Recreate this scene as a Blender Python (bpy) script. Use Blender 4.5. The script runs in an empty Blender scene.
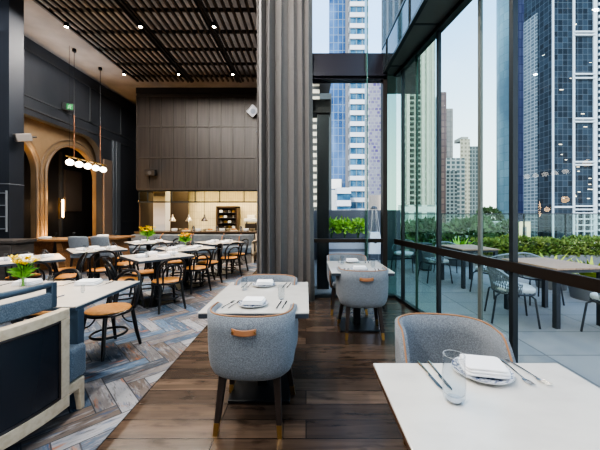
import bpy, math, random
from mathutils import Vector, Matrix
R = math.radians
PI = math.pi
random.seed(7)
col = bpy.context.scene.collection

# ------------------------------------------------------------------ materials
MATS = {}
def mat(name, color=(.5, .5, .5), rough=.5, metal=0, emit=None, estr=0, spec=.5, coat=0, sheen=0,
        noise=None, bump=0, bscale=200):
    if name in MATS: return MATS[name]
    m = bpy.data.materials.new(name); m.use_nodes = True
    nt = m.node_tree; b = nt.nodes['Principled BSDF']
    b.inputs['Base Color'].default_value = (*color, 1)
    b.inputs['Roughness'].default_value = rough
    b.inputs['Metallic'].default_value = metal
    b.inputs['Specular IOR Level'].default_value = spec
    if coat: b.inputs['Coat Weight'].default_value = coat; b.inputs['Coat Roughness'].default_value = .08
    if sheen: b.inputs['Sheen Weight'].default_value = sheen
    if emit: b.inputs['Emission Color'].default_value = (*emit, 1); b.inputs['Emission Strength'].default_value = estr
    tc = None
    if noise or bump:
        tc = nt.nodes.new('ShaderNodeTexCoord')
    if noise:                                  # (color2, scale xyz, amount low, amount high)
        c2, sc, lo, hi = noise
        mp = nt.nodes.new('ShaderNodeMapping'); mp.inputs['Scale'].default_value = sc
        nt.links.new(tc.outputs['Object'], mp.inputs['Vector'])
        n = nt.nodes.new('ShaderNodeTexNoise'); n.inputs['Scale'].default_value = 1; n.inputs['Detail'].default_value = 5
        nt.links.new(mp.outputs['Vector'], n.inputs['Vector'])
        cr = nt.nodes.new('ShaderNodeValToRGB')
        cr.color_ramp.elements[0].position = lo; cr.color_ramp.elements[0].color = (*color, 1)
        cr.color_ramp.elements[1].position = hi; cr.color_ramp.elements[1].color = (*c2, 1)
        nt.links.new(n.outputs['Fac'], cr.inputs['Fac']); nt.links.new(cr.outputs['Color'], b.inputs['Base Color'])
    if bump:
        n2 = nt.nodes.new('ShaderNodeTexNoise'); n2.inputs['Scale'].default_value = bscale
        nt.links.new(tc.outputs['Object'], n2.inputs['Vector'])
        bp = nt.nodes.new('ShaderNodeBump'); bp.inputs['Strength'].default_value = bump; bp.inputs['Distance'].default_value = .002
        nt.links.new(n2.outputs['Fac'], bp.inputs['Height']); nt.links.new(bp.outputs['Normal'], b.inputs['Normal'])
    MATS[name] = m
    return m

def glass_mat(name, tint, ior=1.45, maxr=1.0, rough=0.0):
    m = bpy.data.materials.new(name); m.use_nodes = True
    nt = m.node_tree; nt.nodes.remove(nt.nodes['Principled BSDF'])
    out = nt.nodes['Material Output']
    t = nt.nodes.new('ShaderNodeBsdfTransparent'); t.inputs['Color'].default_value = (*tint, 1)
    g = nt.nodes.new('ShaderNodeBsdfGlossy'); g.inputs['Roughness'].default_value = rough
    f = nt.nodes.new('ShaderNodeLayerWeight'); f.inputs['Blend'].default_value = .5
    pw = nt.nodes.new('ShaderNodeMath'); pw.operation = 'POWER'; pw.inputs[1].default_value = 5
    nt.links.new(f.outputs['Facing'], pw.inputs[0])
    mu = nt.nodes.new('ShaderNodeMath'); mu.operation = 'MULTIPLY_ADD'; mu.inputs[1].default_value = maxr * .9
    r0 = ((ior - 1) / (ior + 1)) ** 2; mu.inputs[2].default_value = r0
    nt.links.new(pw.outputs[0], mu.inputs[0])
    mx = nt.nodes.new('ShaderNodeMixShader')
    nt.links.new(mu.outputs[0], mx.inputs[0])
    nt.links.new(t.outputs[0], mx.inputs[1]); nt.links.new(g.outputs[0], mx.inputs[2])
    nt.links.new(mx.outputs[0], out.inputs['Surface'])
    return m

def facade(name, c1, c2, line, cw, ch, mort, rough=.35, spec=.25, off=0.0, big=None, bias=0.0, emit=0):
    """curtain wall: uv is metres along the wall and metres up"""
    m = bpy.data.materials.new(name); m.use_nodes = True
    nt = m.node_tree; b = nt.nodes['Principled BSDF']
    uv = nt.nodes.new('ShaderNodeUVMap')
    br = nt.nodes.new('ShaderNodeTexBrick'); br.offset = off; br.squash = 1
    br.inputs['Scale'].default_value = 1; br.inputs['Brick Width'].default_value = cw
    br.inputs['Row Height'].default_value = ch; br.inputs['Mortar Size'].default_value = mort
    br.inputs['Mortar Smooth'].default_value = .1; br.inputs['Bias'].default_value = bias
    br.inputs['Color1'].default_value = (*c1, 1); br.inputs['Color2'].default_value = (*c2, 1); br.inputs['Mortar'].default_value = (*line, 1)
    nt.links.new(uv.outputs[0], br.inputs['Vector'])
    src = br.outputs['Color']
    if big:  # broad noise paints uneven reflections into the wall colour
        n = nt.nodes.new('ShaderNodeTexNoise'); n.inputs['Scale'].default_value = 1; n.inputs['Detail'].default_value = 2
        mp = nt.nodes.new('ShaderNodeMapping'); mp.inputs['Scale'].default_value = (big[1], big[2], 1)
        nt.links.new(uv.outputs[0], mp.inputs['Vector']); nt.links.new(mp.outputs['Vector'], n.inputs['Vector'])
        cr = nt.nodes.new('ShaderNodeValToRGB'); cr.color_ramp.elements[0].position = .42; cr.color_ramp.elements[1].position = .62
        cr.color_ramp.elements[0].color = (0, 0, 0, 1); cr.color_ramp.elements[1].color = (1, 1, 1, 1)
        nt.links.new(n.outputs['Fac'], cr.inputs['Fac'])
        mx = nt.nodes.new('ShaderNodeMixRGB'); mx.blend_type = 'MIX'
        mm = nt.nodes.new('ShaderNodeMath'); mm.operation = 'MULTIPLY'; mm.inputs[1].default_value = big[3]
        nt.links.new(cr.outputs['Color'], mm.inputs[0]); nt.links.new(mm.outputs[0], mx.inputs['Fac'])
        nt.links.new(src, mx.inputs[1]); mx.inputs[2].default_value = (*big[0], 1)
        src = mx.outputs['Color']
    nt.links.new(src, b.inputs['Base Color'])
    b.inputs['Roughness'].default_value = rough; b.inputs['Specular IOR Level'].default_value = spec
    return m

# ------------------------------------------------------------------ mesh builder
class MB:
    def __init__(s): s.v = []; s.f = []; s.uv = []; s.cols = None
    def add(s, vs, fs, uvs=None):
        o = len(s.v); s.v += [tuple(p) for p in vs]
        for i, f in enumerate(fs):
            s.f.append([k + o for k in f]); s.uv.append(uvs[i] if uvs else None)
        return s
    def box(s, x0, x1, y0, y1, z0, z1):
        vs = [(x, y, z) for x in (x0, x1) for y in (y0, y1) for z in (z0, z1)]
        return s.add(vs, [(0, 1, 3, 2), (4, 6, 7, 5), (0, 4, 5, 1), (2, 3, 7, 6), (0, 2, 6, 4), (1, 5, 7, 3)])
    def obox(s, c, sz, rz=0, rx=0, ry=0):
        M = Matrix.Translation(c) @ Matrix.Rotation(rz, 4, 'Z') @ Matrix.Rotation(rx, 4, 'X') @ Matrix.Rotation(ry, 4, 'Y')
        a, b, d = [k / 2 for k in sz]
        vs = [M @ Vector((x, y, z)) for x in (-a, a) for y in (-b, b) for z in (-d, d)]
        return s.add(vs, [(0, 1, 3, 2), (4, 6, 7, 5), (0, 4, 5, 1), (2, 3, 7, 6), (0, 2, 6, 4), (1, 5, 7, 3)])
    def taper(s, p0, p1, w0, w1, d0=None, d1=None, rz=0):
        """square bar from p0 (size w0 x d0) to p1"""
        d0 = d0 or w0; d1 = d1 or w1
        c, n = math.cos(rz), math.sin(rz); vs = []
        for p, w, d in ((p0, w0, d0), (p1, w1, d1)):
            for a, b in ((-1, -1), (1, -1), (1, 1), (-1, 1)):
                x, y = a * w / 2, b * d / 2
                vs.append((p[0] + x * c - y * n, p[1] + x * n + y * c, p[2]))
        return s.add(vs, [(0, 1, 2, 3), (7, 6, 5, 4), (0, 4, 5, 1), (1, 5, 6, 2), (2, 6, 7, 3), (3, 7, 4, 0)])
    def tube(s, pts, r, n=8, closed=False):
        P = [Vector(p) for p in pts]; N = len(P)
        rs = r if isinstance(r, (list, tuple)) else [r] * N
        T = []
        for i in range(N):
            a = P[(i - 1) % N] if (closed or i > 0) else P[i]; b = P[(i + 1) % N] if (closed or i < N - 1) else P[i]
            t = (b - a); T.append(t.normalized() if t.length > 1e-9 else Vector((0, 0, 1)))
        up = Vector((0, 0, 1)) if abs(T[0].z) < .9 else Vector((1, 0, 0))
        x = T[0].cross(up).normalized(); vs = []
        for i in range(N):
            x = (x - T[i] * x.dot(T[i])).normalized(); y = T[i].cross(x)
            for k in range(n):
                a = 2 * PI * k / n
                vs.append(P[i] + (x * math.cos(a) + y * math.sin(a)) * rs[i])
        fs = []
        for i in range(N if closed else N - 1):
            j = (i + 1) % N
            for k in range(n):
                fs.append((i * n + k, i * n + (k + 1) % n, j * n + (k + 1) % n, j * n + k))
        if not closed:
            fs.append(tuple(range(n))[::-1]); fs.append(tuple((N - 1) * n + k for k in range(n)))
        return s.add(vs, fs)
    def lathe(s, prof, n=24, c=(0, 0, 0), sx=1, sy=1):
        vs = []; fs = []
        for r, z in prof:
            for k in range(n):
                a = 2 * PI * k / n
                vs.append((c[0] + r * math.cos(a) * sx, c[1] + r * math.sin(a) * sy, c[2] + z))
        for i in range(len(prof) - 1):
            for k in range(n):
                fs.append((i * n + k, i * n + (k + 1) % n, (i + 1) * n + (k + 1) % n, (i + 1) * n + k))
        if prof[0][0] > 1e-6: fs.append(tuple(range(n))[::-1])
        if prof[-1][0] > 1e-6: fs.append(tuple((len(prof) - 1) * n + k for k in range(n)))
        return s.add(vs, fs)
    def prism(s, poly, z0, z1, cap=True, u0=0):
        n = len(poly); vs = [(x, y, z0) for x, y in poly] + [(x, y, z1) for x, y in poly]
        fs = []; uvs = []; u = u0
        for i in range(n):
            j = (i + 1) % n; L = math.dist(poly[i], poly[j])
            fs.append((i, j, n + j, n + i)); uvs.append([(u, z0), (u + L, z0), (u + L, z1), (u, z1)]); u += L
        if cap:
            fs.append(tuple(range(n))[::-1]); uvs.append([(0, 0)] * n)
            fs.append(tuple(range(n, 2 * n))); uvs.append([(0, 0)] * n)
        return s.add(vs, fs, uvs)
    def grid(s, rows, closed=False):
        nr, nc = len(rows), len(rows[0]); vs = [p for r in rows for p in r]; fs = []
        for i in range(nr - 1):
            for k in range(nc if closed else nc - 1):
                j = (k + 1) % nc
                fs.append((i * nc + k, i * nc + j, (i + 1) * nc + j, (i + 1) * nc + k))
        return s.add(vs, fs)
    def build(s, name, m, parent=None, smooth=35, bevel=0, bseg=2, solid=0, soff=-1, sub=0, fixn=True, loc=None, rz=0):
        me = bpy.data.meshes.new(name); me.from_pydata(s.v, [], s.f)
        if any(s.uv):
            ul = me.uv_layers.new(name='UVMap'); i = 0
            for f, uv in zip(s.f, s.uv):
                for k in range(len(f)):
                    if uv: ul.data[i].uv = uv[k]
                    i += 1
        me.materials.append(m)
        if fixn:
            import bmesh
            b = bmesh.new(); b.from_mesh(me); bmesh.ops.recalc_face_normals(b, faces=b.faces); b.to_mesh(me); b.free()
        if smooth:
            me.polygons.foreach_set('use_smooth', [True] * len(me.polygons)); me.set_sharp_from_angle(angle=R(smooth))
        o = bpy.data.objects.new(name, me); col.objects.link(o)
        if parent: o.parent = parent
        if loc: o.location = loc
        o.rotation_euler.z = rz
        if solid:
            md = o.modifiers.new('thick', 'SOLIDIFY'); md.thickness = solid; md.offset = soff
        if bevel:
            md = o.modifiers.new('bevel', 'BEVEL'); md.width = bevel; md.segments = bseg; md.limit_method = 'ANGLE'; md.angle_limit = R(40)
        if sub:
            md = o.modifiers.new('sub', 'SUBSURF'); md.levels = sub; md.render_levels = sub
        return o

def tag(o, label=None, cat=None, group=None, kind=None):
    if label: o['label'] = label
    if cat: o['category'] = cat
    if group: o['group'] = group
    if kind: o['kind'] = kind
    return o
def thing(name, label, cat, loc=(0, 0, 0), rz=0, group=None):
    o = bpy.data.objects.new(name, None); col.objects.link(o); o.empty_display_size = .1
    o.location = loc; o.rotation_euler.z = rz
    return tag(o, label, cat, group)
def struct(name, mb, m, parent=None, **k):
    o = mb.build(name, m, parent, **k)
    if not parent: o['kind'] = 'structure'
    return o
def dup(src, loc, rz, label=None, group=None):
    r = src.copy(); col.objects.link(r); r.location = loc; r.rotation_euler.z = rz
    if label: r['label'] = label
    if group: r['group'] = group
    def rec(a, b):
        for ch in list(a.children):
            c = ch.copy(); col.objects.link(c); c.parent = b; rec(ch, c)
    rec(src, r)
    return r

# ------------------------------------------------------------------ palette
white_top = mat('stone_top', (.64, .62, .58), .16, noise=((.55, .53, .50), (5, 9, 5), .45, .8), coat=.3)
cream_top = mat('cream_top', (.66, .60, .53), .25, noise=((.58, .53, .47), (4, 7, 4), .4, .8))
dark_edge = mat('dark_edge', (.05, .065, .085), .35)
brown_edge = mat('brown_edge', (.10, .055, .035), .4)
blk_metal = mat('black_metal', (.018, .02, .024), .35, .3)
blk_wood = mat('black_bentwood', (.014, .015, .018), .28, coat=.3)
cane = mat('tan_seat', (.58, .27, .07), .6, noise=((.48, .20, .045), (30, 30, 30), .4, .7))
grey_fab = mat('blue_grey_fabric', (.150, .172, .198), .95, sheen=.15, noise=((.255, .28, .31), (170, 170, 170), .42, .62), bump=.4, bscale=500)
slate_fab = mat('slate_fabric', (.07, .10, .135), .95, sheen=.2, noise=((.15, .19, .235), (160, 160, 160), .4, .65), bump=.4, bscale=450)
copper = mat('copper_piping', (.34, .18, .09), .5)
leather_tan = mat('tan_leather', (.40, .19, .095), .5)
dark_leg = mat('dark_leg', (.035, .025, .022), .4)
brass = mat('brass', (.42, .27, .10), .3, .9)
oak = mat('light_oak', (.60, .50, .37), .5, noise=((.50, .40, .28), (4, 30, 30), .4, .7))
navy_leather = mat('navy_leather', (.016, .022, .032), .26, spec=.7)
navy_paint = mat('navy_paint', (.055, .085, .12), .3)
linen = mat('linen', (.82, .82, .83), .9)
china = mat('china', (.75, .76, .78), .2)
china_pat = mat('patterned_china', (.62, .64, .68), .25, noise=((.12, .15, .24), (70, 70, 70), .5, .56))
steel = mat('steel', (.55, .55, .56), .22, 1)
dark_steel = mat('dark_steel', (.10, .085, .075), .3, .8)
tumbler = glass_mat('tumbler_glass', (.935, .95, .96), 1.5, .95)
leafg = mat('leaf_green', (.13, .36, .03), .5)
leafd = mat('leaf_dark', (.06, .16, .03), .5)
yellow = mat('yellow_petals', (.85, .62, .02), .6)
orange = mat('orange_petals', (.85, .33, .03), .6)
stone_grey = mat('grey_stone', (.20, .21, .225), .7)
rust_wood = mat('rustic_wood', (.16, .085, .04), .5, noise=((.30, .16, .07), (3, 30, 30), .4, .7))
globe_mat = mat('globe_glow', (1, .93, .82), .4, emit=(1, .90, .76), estr=4)

# ------------------------------------------------------------------ the setting: room shell
def prism_x(mb, poly, x0, x1):
    n = len(poly); vs = [(x0, y, z) for y, z in poly] + [(x1, y, z) for y, z in poly]
    fs = [(i, (i + 1) % n, n + (i + 1) % n, n + i) for i in range(n)] + [tuple(range(n))[::-1], tuple(range(n, 2 * n))]
    return mb.add(vs, fs)
CEIL = 5.83; WX = -7.0; BY = 10.56; GK = .12
def gx(y): return 1.51 + GK * (5.0 - y)           # line of the glass doors

wall_dark = mat('charcoal_wall', (.032, .037, .047), .45, noise=((.048, .053, .064), (1.2, 1.2, .5), .35, .7))
wall_lit = mat('umber_wall', (.20, .14, .085), .55, noise=((.26, .19, .12), (2, 2, 2), .35, .7))
wall_black = mat('alcove_wall', (.022, .022, .024), .5)
panel_wood = mat('dark_panel_wood', (.020, .017, .016), .5, noise=((.042, .036, .033), (14, 14, .6), .35, .68))
batten_wood = mat('panel_batten', (.040, .035, .032), .5)
concrete = mat('ceiling_plaster', (.19, .175, .17), .85, noise=((.27, .25, .24), (1.3, 1.3, 1.3), .35, .7))
frame_dark = mat('window_frame', (.030, .038, .044), .35, .2)
soffit_m = mat('soffit_panel', (.13, .14, .135), .3)
fascia_m = mat('dark_fascia_glass', (.020, .035, .045), .08, spec=.8)
bronze = mat('bronze_rail', (.030, .022, .017), .4, .2)
slat_m = mat('ceiling_slat', (.030, .022, .018), .5)

# timber floor: planks run along x
def wood_floor():
    m = bpy.data.materials.new('timber_floor'); m.use_nodes = True
    nt = m.node_tree; b = nt.nodes['Principled BSDF']; L = nt.links.new
    tc = nt.nodes.new('ShaderNodeTexCoord')
    br = nt.nodes.new('ShaderNodeTexBrick'); br.offset = .37; br.offset_frequency = 2
    br.inputs['Scale'].default_value = 1; br.inputs['Brick Width'].default_value = 1.55; br.inputs['Row Height'].default_value = .17
    br.inputs['Mortar Size'].default_value = .0035; br.inputs['Mortar Smooth'].default_value = .2
    br.inputs['Color1'].default_value = (.055, .036, .026, 1); br.inputs['Color2'].default_value = (.150, .102, .072, 1)
    br.inputs['Mortar'].default_value = (.012, .008, .006, 1)
    L(tc.outputs['Object'], br.inputs['Vector'])
    mp = nt.nodes.new('ShaderNodeMapping'); mp.inputs['Scale'].default_value = (2.0, 22, 1)
    L(tc.outputs['Object'], mp.inputs['Vector'])
    n = nt.nodes.new('ShaderNodeTexNoise'); n.inputs['Scale'].default_value = 1; n.inputs['Detail'].default_value = 7; n.inputs['Distortion'].default_value = .7
    L(mp.outputs['Vector'], n.inputs['Vector'])
    mp2 = nt.nodes.new('ShaderNodeMapping'); mp2.inputs['Scale'].default_value = (3.2, 9, 1)
    L(tc.outputs['Object'], mp2.inputs['Vector'])
    n2 = nt.nodes.new('ShaderNodeTexNoise'); n2.inputs['Scale'].default_value = 1.3; n2.inputs['Detail'].default_value = 4
    L(mp2.outputs['Vector'], n2.inputs['Vector'])
    cr = nt.nodes.new('ShaderNodeValToRGB'); cr.color_ramp.elements[0].position = .3; cr.color_ramp.elements[1].position = .72
    cr.color_ramp.elements[0].color = (.66, .65, .64, 1); cr.color_ramp.elements[1].color = (1.3, 1.28, 1.26, 1)
    L(n.outputs['Fac'], cr.inputs['Fac'])
    cr2 = nt.nodes.new('ShaderNodeValToRGB'); cr2.color_ramp.elements[0].position = .3; cr2.color_ramp.elements[1].position = .45
    cr2.color_ramp.elements[0].color = (.45, .42, .4, 1); cr2.color_ramp.elements[1].color = (1, 1, 1, 1)
    L(n2.outputs['Fac'], cr2.inputs['Fac'])
    mx = nt.nodes.new('ShaderNodeMixRGB'); mx.blend_type = 'MULTIPLY'; mx.inputs['Fac'].default_value = 1
    L(br.outputs['Color'], mx.inputs[1]); L(cr.outputs['Color'], mx.inputs[2])
    mx2 = nt.nodes.new('ShaderNodeMixRGB'); mx2.blend_type = 'MULTIPLY'; mx2.inputs['Fac'].default_value = 1
    L(mx.outputs['Color'], mx2.inputs[1]); L(cr2.outputs['Color'], mx2.inputs[2])
    L(mx2.outputs['Color'], b.inputs['Base Color'])
    b.inputs['Roughness'].default_value = .27; b.inputs['Specular IOR Level'].default_value = .6
    bp = nt.nodes.new('ShaderNodeBump'); bp.inputs['Strength'].default_value = .10; bp.inputs['Distance'].default_value = .002
    L(n.outputs['Fac'], bp.inputs['Height']); L(bp.outputs['Normal'], b.inputs['Normal'])
    return m
fl = MB().prism([(WX, -5), (gx(-5), -5), (gx(5.05), 5.05), (-.75, 5.05), (-.75, 13.2), (WX, 13.2)], -.008, 0)
struct('floor', fl, wood_floor(), smooth=0)

# herringbone carpet: every plank a face with its own tone
def carpet():
    w, L = .128, .512; X1 = -1.245; n4 = 4
    polys = []
    c45 = math.sqrt(.5)
    def clip(poly, a, b, c):                        # keep a*x+b*y<=c
        out = []
        for i in range(len(poly)):
            p, q = poly[i], poly[(i + 1) % len(poly)]
            dp = a * p[0] + b * p[1] - c; dq = a * q[0] + b * q[1] - c
            if dp <= 0: out.append((p, ) [0])
            if dp * dq < 0:
                t = dp / (dp - dq); out.append(tuple(p[k] + t * (q[k] - p[k]) for k in range(4)))
        return out
    pal = [(.20, .19, .19), (.13, .155, .195), (.10, .14, .20), (.24, .22, .215), (.175, .145, .13), (.33, .33, .345), (.11, .12, .14), (.23, .18, .15), (.14, .20, .28)]
    mb = MB(); cols = []; uvs = []
    g = .004
    for k in range(-115, 175):
        for m in range(-24, 24):
            for o in (0, 1):
                a0 = k * w + 2 * L * m; b0 = k * w if o == 0 else (k + 1) * w
                A, B = (L, w) if o == 0 else (w, L)
                q = [(a0 + g, b0 + g), (a0 + A - g, b0 + g), (a0 + A - g, b0 + B - g), (a0 + g, b0 + B - g)]
                uo = random.random() * 40; vo = random.random() * 40
                P = []
                for (a, b) in q:
                    x = (a + b) * c45 - 1.56; y = (a - b) * c45 + 4
                    u, v = ((a - a0), (b - b0)) if o == 0 else ((b - b0), (a - a0))
                    P.append((x, y, u + uo, v + vo))
                if max(p[0] for p in P) < -6.98 or min(p[0] for p in P) > X1 or max(p[1] for p in P) < -1 or min(p[1] for p in P) > 9.2: continue
                for pl in ((1, 0, X1), (-1, 0, 6.98), (0, -1, 1), (0, 1, 9.2)):
                    P = clip(P, *pl)
                    if len(P) < 3: break
                if len(P) < 3: continue
                mb.add([(p[0], p[1], .006) for p in P], [tuple(range(len(P)))], [[(p[2], p[3]) for p in P]])
                cols.append(random.choice(pal))
    m = bpy.data.materials.new('herringbone_carpet'); m.use_nodes = True
    nt = m.node_tree; b = nt.nodes['Principled BSDF']; lk = nt.links.new
    at = nt.nodes.new('ShaderNodeAttribute'); at.attribute_name = 'tone'
    uv = nt.nodes.new('ShaderNodeUVMap')
    def noise(sc, det, lo, hi, c0, c1):
        mp = nt.nodes.new('ShaderNodeMapping'); mp.inputs['Scale'].default_value = sc; lk(uv.outputs[0], mp.inputs['Vector'])
        n = nt.nodes.new('ShaderNodeTexNoise'); n.inputs['Scale'].default_value = 1; n.inputs['Detail'].default_value = det; n.inputs['Roughness'].default_value = .65
        lk(mp.outputs['Vector'], n.inputs['Vector'])
        cr = nt.nodes.new('ShaderNodeValToRGB'); cr.color_ramp.elements[0].position = lo; cr.color_ramp.elements[1].position = hi
        cr.color_ramp.elements[0].color = (*c0, 1); cr.color_ramp.elements[1].color = (*c1, 1); lk(n.outputs['Fac'], cr.inputs['Fac'])
        return cr.outputs['Color']
    def mix(f, a, c):
        x = nt.nodes.new('ShaderNodeMixRGB'); lk(f, x.inputs['Fac']); lk(a, x.inputs[1]); x.inputs[2].default_value = (*c, 1); return x.outputs['Color']
    W, K = (1, 1, 1), (0, 0, 0)
    c = at.outputs['Color']
    c = mix(noise((5, 22, 1), 6, .52, .64, K, (.7, .7, .7)), c, (.38, .37, .375))
    c = mix(noise((4, 16, 3), 6, .55, .68, K, (.65, .65, .65)), c, (.035, .095, .20))
    c = mix(noise((3, 12, 7), 5, .59, .68, K, (.8, .8, .8)), c, (.42, .15, .06))
    c = mix(noise((9, 50, 5), 5, .53, .68, K, (.7, .7, .7)), c, (.06, .05, .05))
    lk(c, b.inputs['Base Color']); b.inputs['Roughness'].default_value = .8; b.inputs['Specular IOR Level'].default_value = .25
    o = mb.build('carpet', m, smooth=0, fixn=False)
    ca = o.data.attributes.new('tone', 'FLOAT_COLOR', 'FACE')
    for i, cc in enumerate(cols): ca.data[i].color = (*cc, 1)
    base = MB().box(-6.98, X1, -1, 9.2, .0005, .0045)
    base.build('carpet_seams', mat('carpet_seam', (.075, .08, .09), .9), o, smooth=0)
    return o
o = carpet(); o['kind'] = 'structure'

# left wall with a tall opening, and the arcade behind it
w = MB(); w.box(WX - .2, WX, -5, 6.2, 0, CEIL); w.box(WX - .2, WX, 10.3, 13.2, 0, CEIL); w.box(WX - .2, WX, 6.2, 10.3, 3.9, CEIL)
rc = .75; cy_, cz_ = 10.3 - rc, 3.9 - rc
arc = [(cy_ + rc * math.cos(a), cz_ + rc * math.sin(a)) for a in [PI / 2 * k / 12 for k in range(13)]]
prism_x(w, [(10.3, 3.9)] + arc, WX - .2, WX)
o = struct('wall_left', w, wall_dark, smooth=30)
mo = MB()
for z in (4.05, 4.35, 5.5): mo.box(WX, WX + .03, 3, 12.4, z, z + .045)
for y in (6.7, 9.7, 11.3): mo.box(WX, WX + .03, y, y + .05, 4.35, 5.5)
mo.box(WX, WX + .02, 11.35, 12.3, .3, .34); mo.box(WX, WX + .02, 11.35, 12.3, 1.1, 1.14)
mo.build('wall_moulding', mat('moulding_dark', (.055, .06, .068), .4), o, smooth=0)
pl = MB(); pl.box(WX, WX + .06, 10.32, 10.76, 0, 3.3); pl.build('wall_pilaster', mat('pilaster_brown', (.16, .125, .105), .5), o, bevel=.01)
pl = MB(); pl.box(WX, WX + .07, 10.80, 11.22, 0, 4.05); pl.box(WX + .07, WX + .10, 10.93, 11.09, 0, 4.05); pl.build('wall_pilaster', mat('pilaster_blue', (.085, .098, .115), .4), o, bevel=.01)
AX = -7.36
def arch_pts(c, r, zs, n=28, a0=0, a1=PI): return [(c + r * math.cos(a0 + (a1 - a0) * k / n), zs + r * math.sin(a0 + (a1 - a0) * k / n)) for k in range(n + 1)]
ZS = 2.5
ar = MB()
for c, y0, y1 in ((7.15, 5.9, 8.325), (9.5, 8.325, 11.2)):
    a = arch_pts(c, 1.0, ZS)                       # right to left over the crown
    prism_x(ar, [(c + 1.0, 0), (y1, 0), (y1, 4.1), (c, 4.1)] + a[:15][::-1], AX - .12, AX)
    prism_x(ar, [(c, 4.1), (y0, 4.1), (y0, 0), (c - 1.0, 0)] + a[14:][::-1], AX - .12, AX)
o = struct('wall_arcade', ar, wall_lit, smooth=30)
rim_m = mat('arch_rim', (.16, .12, .085), .45)
for c in (7.15, 9.5):
    rm = MB()
    for rr, t in ((1.04, .045), (1.2, .02)):
        pts = [(AX + .02, c + rr, 0)] + [(AX + .02, y, z) for y, z in arch_pts(c, rr, ZS)] + [(AX + .02, c - rr, 0)]
        rm.tube(pts, t, 8)
    rm.build('arch_moulding', rim_m, o, smooth=60)
sf = MB(); sf.box(AX, WX - .2, 5.9, 11.2, 3.95, 4.05); struct('trim_1', sf, wall_lit)
al = MB(); al.box(-8.75, -8.7, 5.5, 12.5, 0, 4.2); al.box(-8.7, AX - .12, 5.45, 5.5, 0, 4.2); al.box(-8.7, AX - .12, 12.5, 12.55, 0, 4.2); al.box(-8.7, AX - .12, 5.5, 12.5, 4.15, 4.2)
o = struct('wall_alcove', al, wall_black)
dr = MB(); dr.box(-8.7, -8.62, 10.75, 11.55, 1.5, 3.0); dr.build('wall_panel', mat('alcove_panel', (.07, .06, .055), .5), o)
dr = MB(); dr.box(-8.7, -8.6, 10.55, 10.62, 0, 3.6); dr.build('wall_moulding', mat('moulding_dark', (.055, .06, .068), .4), o)
fl = MB().box(-8.7, WX, 5.5, 12.5, -.05, -.001); struct('floor_alcove', fl, mat('alcove_floor', (.05, .045, .04), .5))

# column on the left
cm = MB(); cm.box(-7.0, -5.83, 5.89, 6.2, 0, CEIL)
o = struct('column', cm, mat('column_blue', (.020, .026, .038), .5, noise=((.014, .017, .024), (1, 1, .4), .4, .7)), smooth=0)
jm = MB(); jm.box(-6.9, -5.825, 5.88, 6.21, 1.985, 2.0); jm.build('joint_strip', mat('joint_light', (.16, .17, .19), .4), o)

# back wall panelling above the kitchen pass
ZB = 2.245
bw = MB(); bw.box(-5.95, -.80, BY, BY + .12, ZB, CEIL - .02); bw.box(-5.95, -5.83, BY + .12, 13.2, ZB, CEIL - .02)
bw.box(-7.0, -5.95, 12.75, 12.95, 0, CEIL); bw.box(-1.6, -.80, BY, BY + .12, 0, ZB)
o = struct('wall_back', bw, panel_wood)
bt = MB()
for k in range(13): 
    x = -5.95 + .42 * k
    if x < -.9: bt.box(x - .02, x + .02, BY - .02, BY, ZB + .05, 5.55)
for z, h in ((ZB, .06), (3.36, .05), (4.46, .05), (5.52, .08)): bt.box(-5.95, -.8, BY - .028, BY, z, z + h)
bt.build('panel_batten', batten_wood, o)
tb = MB(); tb.box(-5.95, -.8, BY - .06, BY, 5.62, CEIL - .01); tb.build('panel_cornice', mat('cornice_black', (.02, .018, .018), .5), o)
wr = MB(); wr.box(-.80, -.70, 5.12, 13.2, 0, CEIL); struct('wall_right', wr, wall_dark)
ws = MB(); ws.box(WX, gx(-5), -5.1, -5, 0, CEIL); struct('wall_rear', ws, mat('rear_wall', (.22, .21, .20), .7))

# ceiling
cl = MB().prism([(WX, -5), (1.36, -5), (1.36, 5.12), (-.7, 5.12), (-.7, 13.2), (WX, 13.2)], CEIL, CEIL + .3)
struct('ceiling', cl, concrete, smooth=0)
SZ = 5.60; SX0, SX1, SY1 = -5.38, -.35, 9.55
g = thing('slatted_ceiling_grille', 'dark timber slat grille hung below the plaster ceiling', 'ceiling grille', (0, 0, 0))
s = MB(); x = SX0
while x < SX1:
    s.box(x, x + .05, .5, 5.0 if x > -.72 else SY1, SZ, SZ + .055); x += .160
s.build('slats', slat_m, g, smooth=0)
s = MB(); y = 1.75
while y < 9.6:
    s.box(SX0, -.8 if y > 5 else SX1, y, y + .05, SZ + .056, SZ + .12); y += .755
s.build('cross_battens', slat_m, g, smooth=0)
for tx in (-3.64, -2.08):
    t = MB(); t.box(tx - .03, tx + .03, 1, SY1, SZ - .03, SZ + .0); t.box(tx - .12, tx - .10, 1, SY1, SZ - .03, SZ)
    t.build('lighting_track', blk_metal, g, smooth=0)
spot_glow = mat('downlight_lens', (1, .9, .75), .4, emit=(1, .80, .52), estr=60)
k = 0
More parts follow.
